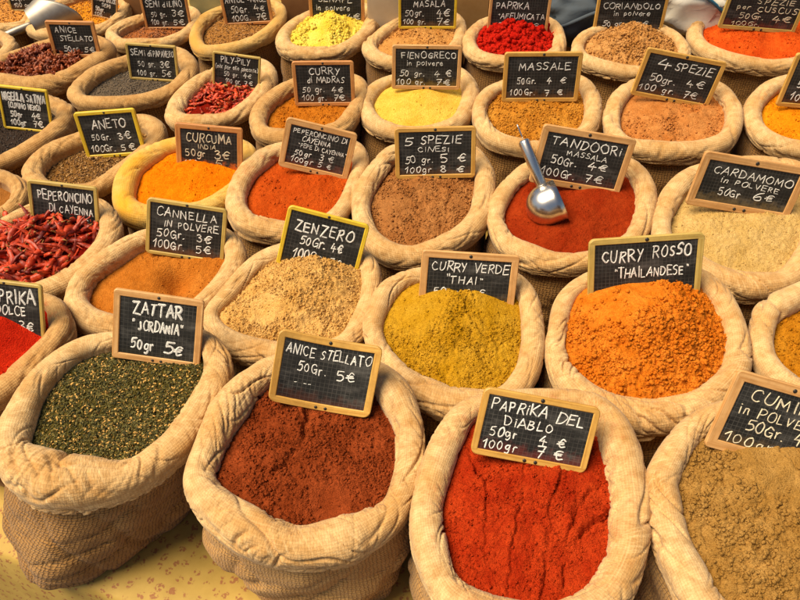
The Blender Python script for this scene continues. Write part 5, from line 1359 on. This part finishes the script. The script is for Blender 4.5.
def soft_bag(name, px, py, z, sx, sy, sz, mat, label, extra=None, seed=3):
    c = hit_z(px, py, z)
    root = empty(name, tuple(c))
    n, m = 48, 24; V = []
    for i in range(n):
        a = 2 * math.pi * i / n
        for j in range(m):
            b = -math.pi / 2 + math.pi * j / (m - 1)
            x, y, zz = math.cos(a) * math.cos(b), math.sin(a) * math.cos(b), math.sin(b)
            k = 1 + .16 * float(perlin(np.array(x * 2.2 + seed), np.array(zz * 2.2 + y * 1.7))) + .10 * float(perlin(np.array(x * 5 + zz * 4), np.array(y * 5 + seed - zz * 3)))
            sq = lambda v, p: math.copysign(abs(v) ** p, v)
            V.append((sq(x, .7) * sx * k, sq(y, .7) * sy * k, sq(zz, .75) * sz * k))
    new_mesh('bag_body', V, grid_faces(n, m), mat, root)
    if extra: extra(root, sx, sy, sz)
    tag(root, label, 'bag')
NAVY = simple_mat('navy_cloth', (.05, .068, .088), .8, 0, noise=(25, (.05, .065, .08)), bump=.3)
WHITE = simple_mat('white_plastic', (.72, .68, .58), .45, 0, noise=(25, (.62, .57, .47)), bump=.2)
BLUE = simple_mat('blue_print', (.03, .16, .26), .5)
def knot(root, sx, sy, sz):
    V, F = tube_mesh([(sx * .02, -sy * .9, sz * (.75 + .08 * math.sin(t))) if False else (sx * .9 * math.cos(t), -sy * (1.02 + .06 * math.sin(t)), sz * (.35 + .28 * math.sin(2 * t))) for t in np.linspace(.3, 2.8, 20)], [.006] * 20, 8)
    new_mesh('drawstring', V, F, NAVY, root)
def strap(root, sx, sy, sz):
    V, F = tube_mesh([(-sx * .8 + sx * 1.5 * t, -sy * (1.0 - .25 * abs(t - .5)), sz * (1.0 - 1.3 * t * t)) for t in np.linspace(0, 1, 16)], [.005] * 16, 8)
    new_mesh('blue_strap', V, F, BLUE, root)
soft_bag('cloth_bag', 573, 14, .31, .105, .09, .085, NAVY, 'dark navy cloth bag lying behind the gap right of the AFFUMICATA sign', knot, 3)
soft_bag('plastic_bag', 690, -2, .36, .14, .11, .085, WHITE, 'white plastic bag with a blue strap lying on a box in the back row', strap, 9)

# ------------------------------------------------------------------ light
w = bpy.data.worlds.new('World'); SC.world = w; w.use_nodes = True
nt = w.node_tree; bg = nt.nodes['Background']
sky = nt.nodes.new('ShaderNodeTexSky'); sky.sky_type = 'NISHITA'; sky.sun_disc = False
SUN_EL, SUN_AZ = 62.0, -80.0            # azimuth: degrees from -y (behind the camera) towards +x
sd = np.array([math.sin(R(SUN_AZ)) * math.cos(R(SUN_EL)), -math.cos(R(SUN_AZ)) * math.cos(R(SUN_EL)), math.sin(R(SUN_EL))])
sky.sun_elevation = R(SUN_EL)
sky.sun_rotation = math.atan2(sd[0], sd[1])
nt.links.new(sky.outputs[0], bg.inputs[0])
bg.inputs[1].default_value = 0.055
sl = bpy.data.lights.new('sun', 'SUN'); sl.energy = 5.0; sl.angle = R(38); sl.color = (1.0, .83, .59)
so = bpy.data.objects.new('sun', sl); COL.objects.link(so)
so.rotation_euler = Vector(-sd).to_track_quat('-Z', 'Y').to_euler()

SC.view_settings.view_transform = 'Standard'
SC.view_settings.look = 'None'
SC.view_settings.gamma = 1.0
SC.view_settings.use_curve_mapping = False
SC.view_settings.exposure = 0.38
SC.render.engine = 'CYCLES'
SC.cycles.max_bounces = 6
SC.cycles.diffuse_bounces = 4
